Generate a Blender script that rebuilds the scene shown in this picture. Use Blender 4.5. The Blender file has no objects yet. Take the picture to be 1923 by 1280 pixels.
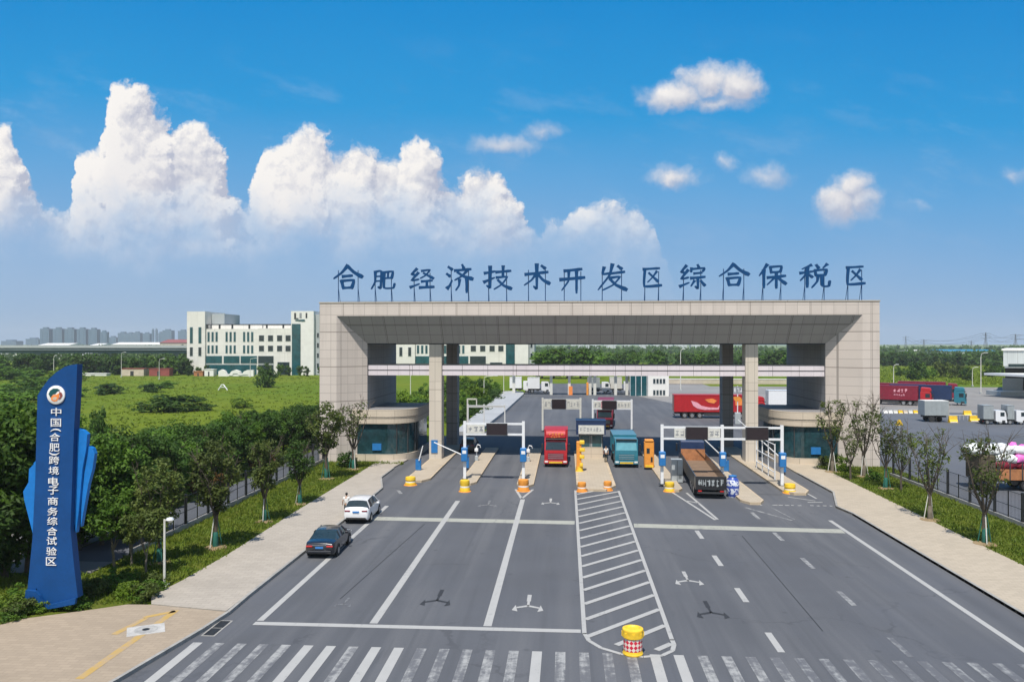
import bpy, bmesh, math, random
from mathutils import Vector, Matrix
R = math.radians
random.seed(7)
sc = bpy.context.scene
C = sc.collection

# ------------------------------------------------------------------ camera, sky, sun, exposure
CAMH, FPX, HY, CX = 13.0, 1496.0, 645.4, 961.5
PSI = math.atan(101.5 / FPX)                       # the camera looks a little to the left of the road
FW = Vector((-math.sin(PSI), math.cos(PSI), 0)); RT = Vector((math.cos(PSI), math.sin(PSI), 0))
cam_d = bpy.data.cameras.new('camera'); cam = bpy.data.objects.new('camera', cam_d); C.objects.link(cam)
cam.location = (0, 0, CAMH)
cam.rotation_euler = (R(90) + math.atan(5.4 / FPX), 0, PSI)
cam_d.sensor_width = 36; cam_d.lens = FPX * 36 / 1923
cam_d.clip_start = 0.5; cam_d.clip_end = 30000
sc.camera = cam
sc.view_settings.view_transform = 'Standard'; sc.view_settings.look = 'None'
sc.view_settings.exposure = 0.3; sc.view_settings.gamma = 1.0
SUN_EL, SUN_AZ = 62.0, -9.0       # azimuth of the sun measured from straight behind the camera (negative: left)
SUN_STR, SKY_STR = 4.4, 0.09
sd = bpy.data.lights.new('sun', 'SUN'); sun = bpy.data.objects.new('sun', sd); C.objects.link(sun)
sd.energy = SUN_STR; sd.angle = R(0.53); sd.color = (1.0, 0.95, 0.87)
a_ = R(SUN_AZ)
to_sun = Vector((math.sin(a_) * math.cos(R(SUN_EL)), -math.cos(a_) * math.cos(R(SUN_EL)), math.sin(R(SUN_EL))))
sun.rotation_euler = to_sun.to_track_quat('Z', 'Y').to_euler()
sun.location = (0, -40, 80)

class S:
    """a node socket with arithmetic"""
    nt = None
    def __init__(s, o): s.o = o
    @staticmethod
    def math(op, *a, clamp=False):
        n = S.nt.nodes.new('ShaderNodeMath'); n.operation = op; n.use_clamp = clamp
        for i, v in enumerate(a):
            if isinstance(v, S): S.nt.links.new(v.o, n.inputs[i])
            else: n.inputs[i].default_value = v
        return S(n.outputs[0])
    def __add__(s, b): return S.math('ADD', s, b)
    __radd__ = __add__
    def __sub__(s, b): return S.math('SUBTRACT', s, b)
    def __rsub__(s, b): return S.math('SUBTRACT', b, s)
    def __mul__(s, b): return S.math('MULTIPLY', s, b)
    __rmul__ = __mul__
    def __truediv__(s, b): return S.math('DIVIDE', s, b)
def sstep(x, a, b):
    n = S.nt.nodes.new('ShaderNodeMapRange'); n.interpolation_type = 'SMOOTHSTEP'
    S.nt.links.new(x.o, n.inputs['Value']); n.inputs['From Min'].default_value = a; n.inputs['From Max'].default_value = b
    return S(n.outputs[0])
def comb(x, y, z=0.0):
    n = S.nt.nodes.new('ShaderNodeCombineXYZ')
    for i, v in enumerate((x, y, z)):
        if isinstance(v, S): S.nt.links.new(v.o, n.inputs[i])
        else: n.inputs[i].default_value = v
    return S(n.outputs[0])
def sep(v):
    n = S.nt.nodes.new('ShaderNodeSeparateXYZ'); S.nt.links.new(v.o, n.inputs[0])
    return S(n.outputs[0]), S(n.outputs[1]), S(n.outputs[2])
def noise(v, scale, detail=3, rough=.55, dim='3D', out=0):
    n = S.nt.nodes.new('ShaderNodeTexNoise'); n.noise_dimensions = dim
    n.inputs['Scale'].default_value = scale; n.inputs['Detail'].default_value = detail; n.inputs['Roughness'].default_value = rough
    S.nt.links.new(v.o, n.inputs['Vector'])
    return S(n.outputs[out])
def vmath(op, a, b):
    n = S.nt.nodes.new('ShaderNodeVectorMath'); n.operation = op
    for i, v in enumerate((a, b)):
        if isinstance(v, S): S.nt.links.new(v.o, n.inputs[i])
        else: n.inputs[i].default_value = v
    return S(n.outputs['Value' if op in ('DOT_PRODUCT', 'LENGTH') else 'Vector'])
def mixc(f, a, b, kind='RGBA', blend='MIX'):
    n = S.nt.nodes.new('ShaderNodeMix'); n.data_type = 'RGBA'; n.blend_type = blend
    ins = [n.inputs[0], n.inputs[6], n.inputs[7]]
    for i, v in zip(ins, (f, a, b)):
        if isinstance(v, S): S.nt.links.new(v.o, i)
        elif isinstance(v, (int, float)): i.default_value = v
        else: i.default_value = (*v, 1)
    return S(n.outputs[2])

def cloud_group():
    """height of cloud above its outline, in hundreds of picture units of sky angle"""
    g = bpy.data.node_groups.new('cloud_field', 'ShaderNodeTree'); S.nt = g
    g.interface.new_socket('p', in_out='INPUT', socket_type='NodeSocketVector')
    g.interface.new_socket('h', in_out='OUTPUT', socket_type='NodeSocketFloat')
    gi = g.nodes.new('NodeGroupInput'); go = g.nodes.new('NodeGroupOutput')
    p = S(gi.outputs[0])
    w = vmath('SUBTRACT', noise(p, 1.5, 5, .62, '2D', 1), (.5, .5, .5))
    q = vmath('ADD', p, vmath('MULTIPLY', w, (.62, .5, 0)))
    v = g.nodes.new('ShaderNodeTexVoronoi'); v.voronoi_dimensions = '2D'; v.feature = 'F1'
    v.inputs['Scale'].default_value = 1.35; v.inputs['Detail'].default_value = 3.5; v.inputs['Roughness'].default_value = .62; v.inputs['Lacunarity'].default_value = 2.3
    v.normalize = True
    g.links.new(vmath('ADD', p, vmath('MULTIPLY', w, (.5, .5, 0))).o, v.inputs['Vector'])
    puff = .42 - S(v.outputs['Distance'])
    v2 = g.nodes.new('ShaderNodeTexVoronoi'); v2.voronoi_dimensions = '2D'; v2.feature = 'SMOOTH_F1'; v2.inputs['Smoothness'].default_value = .25
    v2.inputs['Scale'].default_value = .95; v2.inputs['Detail'].default_value = 0
    g.links.new(vmath('ADD', p, vmath('MULTIPLY', w, (.9, .8, 0))).o, v2.inputs['Vector'])
    puff = puff + (.4 - S(v2.outputs['Distance'])) * .55
    qx, qy, _ = sep(q)
    prof = [(-150, 330), (-60, 270), (10, 242), (28, 262), (42, 310), (66, 360), (90, 402), (128, 396), (140, 330), (150, 296), (188, 262), (197, 205), (210, 168), (235, 152), (268, 160), (296, 178),
            (318, 200), (332, 240), (362, 236), (390, 242), (412, 266), (422, 300), (432, 345), (446, 388), (462, 400), (474, 372), (486, 320), (496, 290), (530, 262), (552, 244), (576, 236), (604, 250), (624, 288),
            (642, 286), (660, 270), (692, 270), (716, 300), (738, 300), (752, 278), (780, 272), (812, 284), (836, 318), (862, 338), (890, 322), (926, 322), (952, 350), (978, 384), (1000, 402), (1012, 436),
            (1034, 410), (1062, 408), (1084, 384), (1112, 378), (1150, 388), (1184, 394), (1216, 408), (1240, 450), (1262, 540), (1290, 640), (2070, 640)]
    fc = g.nodes.new('ShaderNodeFloatCurve'); m = fc.mapping; m.use_clip = False
    cv = m.curves[0]
    X0, X1 = -150., 2070.
    pts = [((x - X0) / (X1 - X0), (HY - y) / 520.) for x, y in prof]
    while len(cv.points) < len(pts): cv.points.new(.5, .5)
    for c, (x, y) in zip(cv.points, pts): c.location = (x, y); c.handle_type = 'AUTO_CLAMPED'
    m.update()
    g.links.new(((qx * 100. - X0) / (X1 - X0)).o, fc.inputs['Value'])
    h = S(fc.outputs[0]) * 5.2 - qy + puff * .74 - .02
    lobes = [(1325, 152, 66, 38), (1388, 160, 66, 44), (1268, 180, 84, 34), (1345, 190, 100, 26), (1268, 334, 60, 26), (1440, 331, 46, 24), (1600, 352, 52, 46), (1578, 384, 56, 46),
             (1618, 378, 50, 44), (1912, 327, 36, 18), (940, 272, 84, 26), (1024, 246, 52, 20), (1362, 306, 20, 16), (1725, 388, 22, 12)]
    q2 = vmath('ADD', p, vmath('MULTIPLY', w, (.7, .45, 0)))
    for x, y, rx, ry in lobes:
        d = vmath('MULTIPLY', vmath('SUBTRACT', q2, (x / 100, (HY - y) / 100, 0)), (100 / rx, 100 / ry, 0))
        k = (.95 - vmath('LENGTH', d, (0, 0, 0))) * (ry / 100 * .85) + puff * .17
        if x in (1440, 1024, 940, 1362, 1725, 1912, 1602, 1572, 1622): k = k * .72
        h = S.math('MAXIMUM', h, k)
    g.links.new(h.o, go.inputs[0])
    return g

def make_world():
    w = bpy.data.worlds.new('World'); sc.world = w; w.use_nodes = True
    cg = cloud_group()
    nt = w.node_tree; nt.nodes.clear(); S.nt = nt
    out = nt.nodes.new('ShaderNodeOutputWorld')
    sky = nt.nodes.new('ShaderNodeTexSky'); sky.sky_type = 'NISHITA'; sky.sun_disc = False
    sky.sun_elevation = R(SUN_EL); sky.sun_rotation = R(180 - SUN_AZ) if False else math.atan2(to_sun.x, to_sun.y)
    sky.air_density = 1.35; sky.dust_density = .9; sky.ozone_density = 2.2; sky.altitude = 30
    hs = nt.nodes.new('ShaderNodeHueSaturation'); hs.inputs['Saturation'].default_value = 1.42; hs.inputs['Hue'].default_value = .487
    hs.inputs['Saturation'].default_value = 1.0; hs.inputs['Hue'].default_value = .5
    nt.links.new(sky.outputs[0], hs.inputs['Color'])
    tc = nt.nodes.new('ShaderNodeTexCoord'); d = S(tc.outputs['Generated'])
    f = vmath('DOT_PRODUCT', d, tuple(FW)); r = vmath('DOT_PRODUCT', d, tuple(RT)); _, _, dz = sep(d)
    fs = S.math('MAXIMUM', f, .05)
    px = r / fs * (FPX / 100) + CX / 100; py = dz / fs * (FPX / 100)
    p = comb(px, py)
    cr = nt.nodes.new('ShaderNodeValToRGB'); els = cr.color_ramp.elements
    stops = [(0, (.335, .475, .66)), (.06, (.29, .455, .68)), (.15, (.215, .42, .70)), (.27, (.115, .375, .71)), (.40, (.02, .315, .69)), (.6, (.002, .245, .63)), (.85, (.001, .20, .54)), (1, (.001, .17, .47))]
    while len(els) < len(stops): els.new(.5)
    for e, (q_, c_) in zip(els, stops): e.position = q_; e.color = (*[q0 * .82 for q0 in c_], 1)
    side = r / fs
    nt.links.new(((dz / fs) * 1.35 + side * .05 + (noise(p, .35, 2, .5, '2D') - .5) * .05).o, cr.inputs[0])
    nis = mixc(1.0, S(hs.outputs[0]), (SKY_STR, SKY_STR, SKY_STR), blend='MULTIPLY')
    skyc = mixc(sstep(f, -.1, .45) * .98 , nis, S(cr.outputs[0]))
    b1 = nt.nodes.new('ShaderNodeBackground'); b1.inputs[1].default_value = 1.0; nt.links.new(skyc.o, b1.inputs[0])
    def field(v):
        n = nt.nodes.new('ShaderNodeGroup'); n.node_tree = cg; nt.links.new(v.o, n.inputs[0]); return S(n.outputs[0])
    h0 = field(p); h1 = field(vmath('ADD', p, (-.05, .13, 0))); h2 = field(vmath('ADD', p, (-.25, .5, 0)))
    soft = noise(p, .9, 4, .6, '2D')
    up = sstep(py + soft * 1.3, 1.9, 3.75)                      # the bases melt into the air
    alpha = sstep(h0, -.02, .25) * (up * .86 + .14 * sstep(py, .3, 1.6)) * sstep(f, .05, .2)
    big = noise(p, .62, 3, .6, '2D')
    wisp = sstep(noise(comb(px * .5, py * 1.3 + px * .25), 1.1, 5, .62, '2D'), .5, .8) * sstep(py, .8, 2.2) * (1. - sstep(py, 4.2, 6.2)) * sstep(f, .05, .2)
    alpha = S.math('MAXIMUM', alpha, wisp * .1)
    lit = S.math('ADD', (h0 - h1 - .1) * 2.3 + (h0 - h2 - .35) * .5 + (big - .5) * .9, .63, clamp=True)
    deep = sstep(h0, .25, 1.9)
    sh = mixc(lit, (.50, .53, .65), (1.0, .965, .93))
    col = mixc(deep * .55 * (1. - lit * .55), sh, (.60, .61, .71))
    col = mixc((1. - up) * .8, col, (.54, .65, .83))
    b2 = nt.nodes.new('ShaderNodeBackground'); b2.inputs[1].default_value = .785; nt.links.new(col.o, b2.inputs[0])
    mx = nt.nodes.new('ShaderNodeMixShader'); nt.links.new(alpha.o, mx.inputs[0])
    nt.links.new(b1.outputs[0], mx.inputs[1]); nt.links.new(b2.outputs[0], mx.inputs[2]); nt.links.new(mx.outputs[0], out.inputs[0])
    w.cycles.sampling_method = 'MANUAL'; w.cycles.sample_map_resolution = 512
make_world()
sc.cycles.max_bounces = 7; sc.cycles.diffuse_bounces = 3; sc.cycles.glossy_bounces = 3; sc.cycles.transparent_max_bounces = 12
sc.cycles.volume_bounces = 0; sc.cycles.sample_clamp_indirect = 6
sc.cycles.use_denoising = True

# ------------------------------------------------------------------ helpers
def at(px, py, z=0.0):
    """ground point seen at a photograph pixel"""
    d = FW + RT * ((px - CX) / FPX); v = -(py - HY) / FPX
    t = (z - CAMH) / v
    return Vector((d.x * t, d.y * t, z))
def atY(px, py, Y):
    d = FW + RT * ((px - CX) / FPX); t = Y / d.y
    return Vector((d.x * t, Y, CAMH - (py - HY) / FPX * t))
def xa(px, Y): return atY(px, HY, Y).x
def za(px, py, Y): return atY(px, py, Y).z

def tag(o, label=None, cat=None, group=None, kind=None):
    if label: o['label'] = label
    if cat: o['category'] = cat
    if group: o['group'] = group
    if kind: o['kind'] = kind
    return o
def empty(name, loc=(0, 0, 0), rz=0.0, label=None, cat=None, group=None):
    o = bpy.data.objects.new(name, None); C.objects.link(o); o.location = loc; o.rotation_euler = (0, 0, rz); o.empty_display_size = .3
    return tag(o, label, cat, group)
def copy_tree(o, parent=None):
    c = o.copy(); C.objects.link(c); c.parent = parent
    for ch in list(o.children): copy_tree(ch, c)
    return c

class MB:
    def __init__(s): s.v = []; s.f = []; s.m = []; s.sm = []
    def add(s, vs, fs, mi=0, smooth=False, mat=None):
        b = len(s.v)
        s.v += [tuple(mat @ Vector(v)) if mat else tuple(v) for v in vs]
        for f in fs: s.f.append([b + i for i in f]); s.m.append(mi); s.sm.append(smooth)
        return s
    def box(s, x0, x1, y0, y1, z0, z1, mi=0, mat=None):
        return s.add([(x0, y0, z0), (x1, y0, z0), (x1, y1, z0), (x0, y1, z0), (x0, y0, z1), (x1, y0, z1), (x1, y1, z1), (x0, y1, z1)],
                     [(0, 3, 2, 1), (4, 5, 6, 7), (0, 1, 5, 4), (1, 2, 6, 5), (2, 3, 7, 6), (3, 0, 4, 7)], mi, False, mat)
    def cbox(s, x0, x1, y0, y1, z0, z1, c=.05, mi=0, mat=None):
        """box with chamfered edges"""
        vs = []; 
        bm = bmesh.new(); bmesh.ops.create_cube(bm, size=1)
        for v in bm.verts: v.co = Vector(((x0 + x1) / 2 + v.co.x * (x1 - x0), (y0 + y1) / 2 + v.co.y * (y1 - y0), (z0 + z1) / 2 + v.co.z * (z1 - z0)))
        bmesh.ops.bevel(bm, geom=list(bm.edges), offset=c, segments=1, affect='EDGES', profile=.5)
        bm.verts.index_update()
        vs = [v.co.copy() for v in bm.verts]; fs = [[v.index for v in f.verts] for f in bm.faces]; bm.free()
        return s.add(vs, fs, mi, False, mat)
    def prism(s, poly, z0, z1, mi=0, mat=None):
        n = len(poly)
        if sum(poly[i][0] * poly[(i + 1) % n][1] - poly[(i + 1) % n][0] * poly[i][1] for i in range(n)) < 0: poly = poly[::-1]
        vs = [(p[0], p[1], z0) for p in poly] + [(p[0], p[1], z1) for p in poly]
        fs = [list(range(n))[::-1], list(range(n, 2 * n))] + [(i, (i + 1) % n, n + (i + 1) % n, n + i) for i in range(n)]
        return s.add(vs, fs, mi, False, mat)
    def slab(s, poly, y0, y1, mi=0, mat=None):
        """polygon in x,z pulled along y"""
        n = len(poly)
        if sum(poly[i][0] * poly[(i + 1) % n][1] - poly[(i + 1) % n][0] * poly[i][1] for i in range(n)) < 0: poly = poly[::-1]
        vs = [(p[0], y0, p[1]) for p in poly] + [(p[0], y1, p[1]) for p in poly]
        fs = [list(range(n)), list(range(n, 2 * n))[::-1]] + [(i, n + i, n + (i + 1) % n, (i + 1) % n) for i in range(n)]
        return s.add(vs, fs, mi, False, mat)
    def side(s, poly, x0, x1, mi=0, mat=None):
        """polygon in y,z pulled along x"""
        n = len(poly)
        if sum(poly[i][0] * poly[(i + 1) % n][1] - poly[(i + 1) % n][0] * poly[i][1] for i in range(n)) < 0: poly = poly[::-1]
        vs = [(x0, p[0], p[1]) for p in poly] + [(x1, p[0], p[1]) for p in poly]
        fs = [list(range(n))[::-1], list(range(n, 2 * n))] + [(i, (i + 1) % n, n + (i + 1) % n, n + i) for i in range(n)]
        return s.add(vs, fs, mi, False, mat)
    def quad(s, a, b, c, d, mi=0): return s.add([a, b, c, d], [(0, 1, 2, 3)], mi)
    def sheet(s, poly, z, mi=0):
        n = len(poly)
        if sum(poly[i][0] * poly[(i + 1) % n][1] - poly[(i + 1) % n][0] * poly[i][1] for i in range(n)) < 0: poly = poly[::-1]
        return s.add([(p[0], p[1], z) for p in poly], [list(range(n))], mi)
    def tube(s, pts, rad, seg=6, mi=0, caps=True):
        pts = [Vector(p) for p in pts]
        if not isinstance(rad, (list, tuple)): rad = [rad] * len(pts)
        rings = []; vs = []; fs = []
        for i, p in enumerate(pts):
            t = (pts[min(i + 1, len(pts) - 1)] - pts[max(i - 1, 0)]).normalized()
            a = Vector((0, 0, 1)) if abs(t.z) < .9 else Vector((0, 1, 0))
            u = t.cross(a).normalized(); w = u.cross(t)
            for k in range(seg):
                an = 2 * math.pi * k / seg
                vs.append(p + (u * math.cos(an) + w * math.sin(an)) * rad[i])
        for i in range(len(pts) - 1):
            for k in range(seg): fs.append((i * seg + k, (i + 1) * seg + k, (i + 1) * seg + (k + 1) % seg, i * seg + (k + 1) % seg))
        if caps: fs += [list(range(seg)), list(range((len(pts) - 1) * seg, len(pts) * seg))[::-1]]
        return s.add(vs, fs, mi, seg > 5)
    def lathe(s, prof, cx=0, cy=0, cz=0, seg=20, mi=0, axis='z', smooth=True, mis=None):
        vs = []; n = len(prof)
        for r, h in prof:
            for k in range(seg):
                a = 2 * math.pi * k / seg; x, y = r * math.cos(a), r * math.sin(a)
                if axis == 'z': vs.append((cx + x, cy + y, cz + h))
                elif axis == 'x': vs.append((cx + h, cy + x, cz + y))
                else: vs.append((cx + x, cy - h, cz + y))
        b = len(s.v); s.v += vs
        for i in range(n - 1):
            for k in range(seg):
                s.f.append([b + i * seg + k, b + i * seg + (k + 1) % seg, b + (i + 1) * seg + (k + 1) % seg, b + (i + 1) * seg + k]); s.m.append(mis[i] if mis else mi); s.sm.append(smooth)
        s.f.append([b + k for k in range(seg)][::-1]); s.m.append(mis[0] if mis else mi); s.sm.append(False)
        s.f.append([b + (n - 1) * seg + k for k in range(seg)]); s.m.append(mis[-1] if mis else mi); s.sm.append(False)
        return s
    def build(s, name, mats, parent=None, loc=(0, 0, 0), rz=0.0, sharp=40):
        me = bpy.data.meshes.new(name); me.from_pydata(s.v, [], s.f)
        for m in (mats if isinstance(mats, (list, tuple)) else [mats]): me.materials.append(m)
        me.polygons.foreach_set('material_index', s.m); me.polygons.foreach_set('use_smooth', s.sm)
        me.update()
        if any(s.sm): me.set_sharp_from_angle(angle=R(sharp))
        o = bpy.data.objects.new(name, me); C.objects.link(o); o.parent = parent; o.location = loc; o.rotation_euler = (0, 0, rz)
        return o

# ------------------------------------------------------------------ materials
def newmat(name):
    m = bpy.data.materials.new(name); m.use_nodes = True; S.nt = m.node_tree
    return m, m.node_tree.nodes['Principled BSDF']
def inp(b, k, v):
    if isinstance(v, S): S.nt.links.new(v.o, b.inputs[k])
    elif isinstance(v, (tuple, list)) and len(v) == 3 and b.inputs[k].type == 'RGBA': b.inputs[k].default_value = (*v, 1)
    else: b.inputs[k].default_value = v
def pos():
    n = S.nt.nodes.new('ShaderNodeNewGeometry'); return S(n.outputs['Position'])
def ocoord():
    n = S.nt.nodes.new('ShaderNodeTexCoord'); return S(n.outputs['Object'])
def sc3(c, k): return tuple(min(1, max(0, x * k)) for x in c)
def bump(b, h, dist=.02, st=.5):
    n = S.nt.nodes.new('ShaderNodeBump'); n.inputs['Strength'].default_value = st; n.inputs['Distance'].default_value = dist
    S.nt.links.new(h.o, n.inputs['Height']); S.nt.links.new(n.outputs[0], b.inputs['Normal'])
def pm(name, col, rough=.6, var=.12, scale=2.0, metal=0.0, spec=.5, bmp=0.0, coat=0.0):
    m, b = newmat(name); p = ocoord()
    n = noise(p, scale, 4, .6); n2 = noise(p, scale * 7, 3, .6)
    f = sstep(n * .65 + n2 * .35, .3, .7)
    inp(b, 'Base Color', mixc(f, sc3(col, 1 - var), sc3(col, 1 + var)))
    inp(b, 'Roughness', S.math('ADD', n2 * .16 - .08, rough, clamp=True)); inp(b, 'Metallic', metal); inp(b, 'Specular IOR Level', spec)
    if coat: inp(b, 'Coat Weight', coat); inp(b, 'Coat Roughness', .08)
    if bmp: bump(b, n2, bmp)
    return m
M = {}
def asphalt(name, col, streak=.5, worn=(.1, .1, .105), tracks=False):
    m, b = newmat(name); p = pos(); x, y, z = sep(p)
    big = noise(p, .05, 4, .6); lane = noise(comb(x, y * .045), .55, 4, .6); grain = noise(p, 9, 3, .7); patch = noise(p, .35, 5, .65)
    c = mixc(sstep(big, .35, .65), sc3(col, .88), sc3(col, 1.1))
    c = mixc(sstep(lane, .45, .75) * streak, c, worn)
    c = mixc(sstep(patch, .58, .75) * .28, c, sc3(col, .7))
    c = mixc(sstep(noise(comb(x, y * .12), 1.1, 3, .6), .66, .76) * .35, c, sc3(col, .55))
    v = S.nt.nodes.new('ShaderNodeTexVoronoi'); v.feature = 'DISTANCE_TO_EDGE'; v.inputs['Scale'].default_value = .12
    S.nt.links.new(vmath('ADD', p, vmath('MULTIPLY', noise(p, .6, 4, .6, '3D', 1), (3, 3, 0))).o, v.inputs['Vector'])
    crack = (1. - sstep(S(v.outputs['Distance']), .003, .012)) * sstep(noise(p, .11, 2), .5, .6)
    c = mixc(crack * .5, c, sc3(col, .5))
    if tracks:
        t = S.math('FRACT', (x + 14.35) / 5.36); d = S.math('ABSOLUTE', S.math('ABSOLUTE', t - .5) - .17)
        c = mixc((1. - sstep(d, .02, .12)) * sstep(noise(comb(x * .3, y * .05), .9, 3), .38, .62) * .38, c, worn)
        c = mixc((1. - sstep(S.math('ABSOLUTE', t - .5), .0, .07)) * sstep(noise(comb(x * .5, y * .08), 1.0, 4, .65), .42, .66) * .4, c, sc3(col, .66))
    tyre = noise(comb(x * 1.0, y * .02), 2.2, 2, .5); c = mixc(sstep(tyre, .55, .72) * .3, c, sc3(col, .72))
    c = mixc(sstep(noise(p, .09, 3, .6), .5, .66) * .3, c, (col[0] * 1.02, col[1] * 1.06, col[2] * 1.14))
    spot = S.nt.nodes.new('ShaderNodeTexVoronoi'); spot.inputs['Scale'].default_value = .7; S.nt.links.new(p.o, spot.inputs['Vector'])
    c = mixc((1. - sstep(S(spot.outputs['Distance']), .03, .16)) * sstep(noise(p, .2, 2), .52, .6) * .5, c, sc3(col, .5))
    c = mixc(sstep(grain, .3, .7) * .25, c, sc3(col, .75), blend='MIX')
    inp(b, 'Base Color', c); inp(b, 'Roughness', .82); inp(b, 'Specular IOR Level', .35); bump(b, grain, .015, .4)
    return m
M['asphalt'] = asphalt('asphalt', (.094, .098, .109), .75, (.138, .14, .147), True)
M['patch'] = asphalt('road_patch', (.082, .085, .093), .3, (.115, .116, .12))
M['yard'] = asphalt('yard_asphalt', (.105, .112, .128), .2, (.145, .15, .16))
M['concrete_yard'] = asphalt('yard_concrete', (.235, .225, .215), .25, (.28, .27, .255))
def paving(name, col, sx, sy, joint=.55, dirt=.3):
    m, b = newmat(name); p = pos(); x, y, z = sep(p)
    br = S.nt.nodes.new('ShaderNodeTexBrick'); br.offset = 0.5; br.inputs['Scale'].default_value = 1
    br.inputs['Brick Width'].default_value = sx; br.inputs['Row Height'].default_value = sy; br.inputs['Mortar Size'].default_value = .018; br.inputs['Mortar Smooth'].default_value = .3
    br.inputs['Color1'].default_value = (*sc3(col, .94), 1); br.inputs['Color2'].default_value = (*sc3(col, 1.06), 1); br.inputs['Mortar'].default_value = (*sc3(col, joint), 1)
    S.nt.links.new(p.o, br.inputs['Vector'])
    c = S(br.outputs['Color']); n = noise(p, .35, 5, .65); n2 = noise(p, 2.2, 4, .6)
    c = mixc(sstep(n, .45, .72) * dirt, c, sc3(col, .62)); c = mixc(sstep(n2, .55, .8) * dirt * .6, c, sc3(col, .72))
    inp(b, 'Base Color', c); inp(b, 'Roughness', .85); inp(b, 'Specular IOR Level', .3)
    return m
M['walk'] = paving('sidewalk_paving', (.375, .335, .285), .6, .3, .8, .3)
M['walk_warm'] = paving('warm_paving', (.41, .35, .27), .6, .3, .8, .22)
M['apron'] = paving('apron_paving', (.335, .27, .2), .5, .25, .85, .3)
M['kerb'] = pm('kerb_stone', (.3, .29, .27), .85, .2, 1.5)
def paint(name, col, wear, base=(.1, .102, .112)):
    m, b = newmat(name); p = pos(); x, y, z = sep(p)
    w = noise(p, 2.6, 5, .7); s_ = noise(comb(x * 4, y * .25), 1.0, 4, .6); l = noise(p, .25, 3)
    f = sstep(w * .5 + s_ * .35 + l * .25, .82 - wear * .55, 1.02 - wear * .55)
    inp(b, 'Base Color', mixc(f * min(1, .55 + wear * .5), mixc(noise(p, 1.3, 3), sc3(col, .85), sc3(col, 1.05)), base)); inp(b, 'Roughness', .7)
    return m
M['paint'] = paint('road_paint', (.39, .385, .37), .45)
M['paint_worn'] = paint('worn_road_paint', (.36, .36, .35), .72)
M['paint_faint'] = paint('faint_road_paint', (.34, .345, .34), .8)
M['band'] = paint('worn_band', (.36, .36, .31), .5)
M['paint_black'] = paint('blacked_out_paint', (.03, .031, .034), .35)
M['tactile'] = paint('tactile_paving', (.47, .31, .09), .62, (.36, .275, .2))
def grassmat(name, a, bcol, c, s1=.05, s2=.6):
    m, b = newmat(name); p = pos()
    n1 = noise(p, s1, 5, .6); n2 = noise(p, s2, 5, .7); n3 = noise(p, 6, 3, .7)
    col = mixc(sstep(n1, .38, .62), a, bcol); col = mixc(sstep(n2, .5, .72) * .8, col, c); col = mixc(sstep(n3, .3, .75) * .45, col, sc3(a, .45))
    inp(b, 'Base Color', col); inp(b, 'Roughness', .95); inp(b, 'Specular IOR Level', .1); bump(b, n2 + n3, .25, .7)
    return m
M['field'] = grassmat('field_grass', (.115, .18, .012), (.155, .2, .015), (.075, .125, .012), .022, .22)
M['verge'] = grassmat('verge_grass', (.075, .12, .012), (.115, .14, .016), (.17, .15, .045), .25, .9)
M['soil'] = pm('bare_soil', (.24, .17, .09), .95, .25, 1)
def leafmat(name, a, b_, tr=.35):
    m = bpy.data.materials.new(name); m.use_nodes = True; S.nt = m.node_tree
    b = m.node_tree.nodes['Principled BSDF']; out = m.node_tree.nodes['Material Output']
    oi = S.nt.nodes.new('ShaderNodeObjectInfo'); p = ocoord()
    n = noise(p, .9, 2, .5); n2 = noise(p, 14, 2, .5)
    f = sstep(n * .5 + n2 * .5, .32, .68)
    c = mixc(f, a, b_); k = S(oi.outputs['Random']) * .5 + .75
    c2 = vmath('MULTIPLY', c, (1, 1, 1)); vs = S.nt.nodes.new('ShaderNodeVectorMath'); vs.operation = 'SCALE'
    S.nt.links.new(c2.o, vs.inputs[0]); S.nt.links.new(k.o, vs.inputs['Scale'])
    c = S(vs.outputs[0]); inp(b, 'Base Color', c); inp(b, 'Roughness', .6); inp(b, 'Specular IOR Level', .25)
    t = S.nt.nodes.new('ShaderNodeBsdfTranslucent'); S.nt.links.new(c.o, t.inputs[0])
    mx = S.nt.nodes.new('ShaderNodeMixShader'); mx.inputs[0].default_value = tr
    S.nt.links.new(b.outputs[0], mx.inputs[1]); S.nt.links.new(t.outputs[0], mx.inputs[2]); S.nt.links.new(mx.outputs[0], out.inputs[0])
    return m
M['leaf_dark'] = leafmat('dark_leaves', (.03, .075, .012), (.075, .14, .018))
M['leaf_green'] = leafmat('green_leaves', (.045, .11, .012), (.115, .205, .018))
M['leaf_olive'] = leafmat('olive_leaves', (.055, .09, .018), (.125, .155, .03))
M['leaf_bright'] = leafmat('bright_leaves', (.085, .16, .014), (.18, .26, .02))
M['leaf_rust'] = leafmat('rusty_leaves', (.12, .055, .02), (.2, .12, .03))
M['blade'] = leafmat('grass_blades', (.095, .155, .012), (.18, .215, .025))
M['weed'] = leafmat('field_weeds', (.125, .19, .012), (.185, .23, .016))
M['bark'] = pm('bark', (.085, .068, .05), .9, .35, 3, bmp=.02)
M['bark_pale'] = pm('pale_bark', (.17, .145, .11), .9, .35, 3, bmp=.02)
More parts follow.
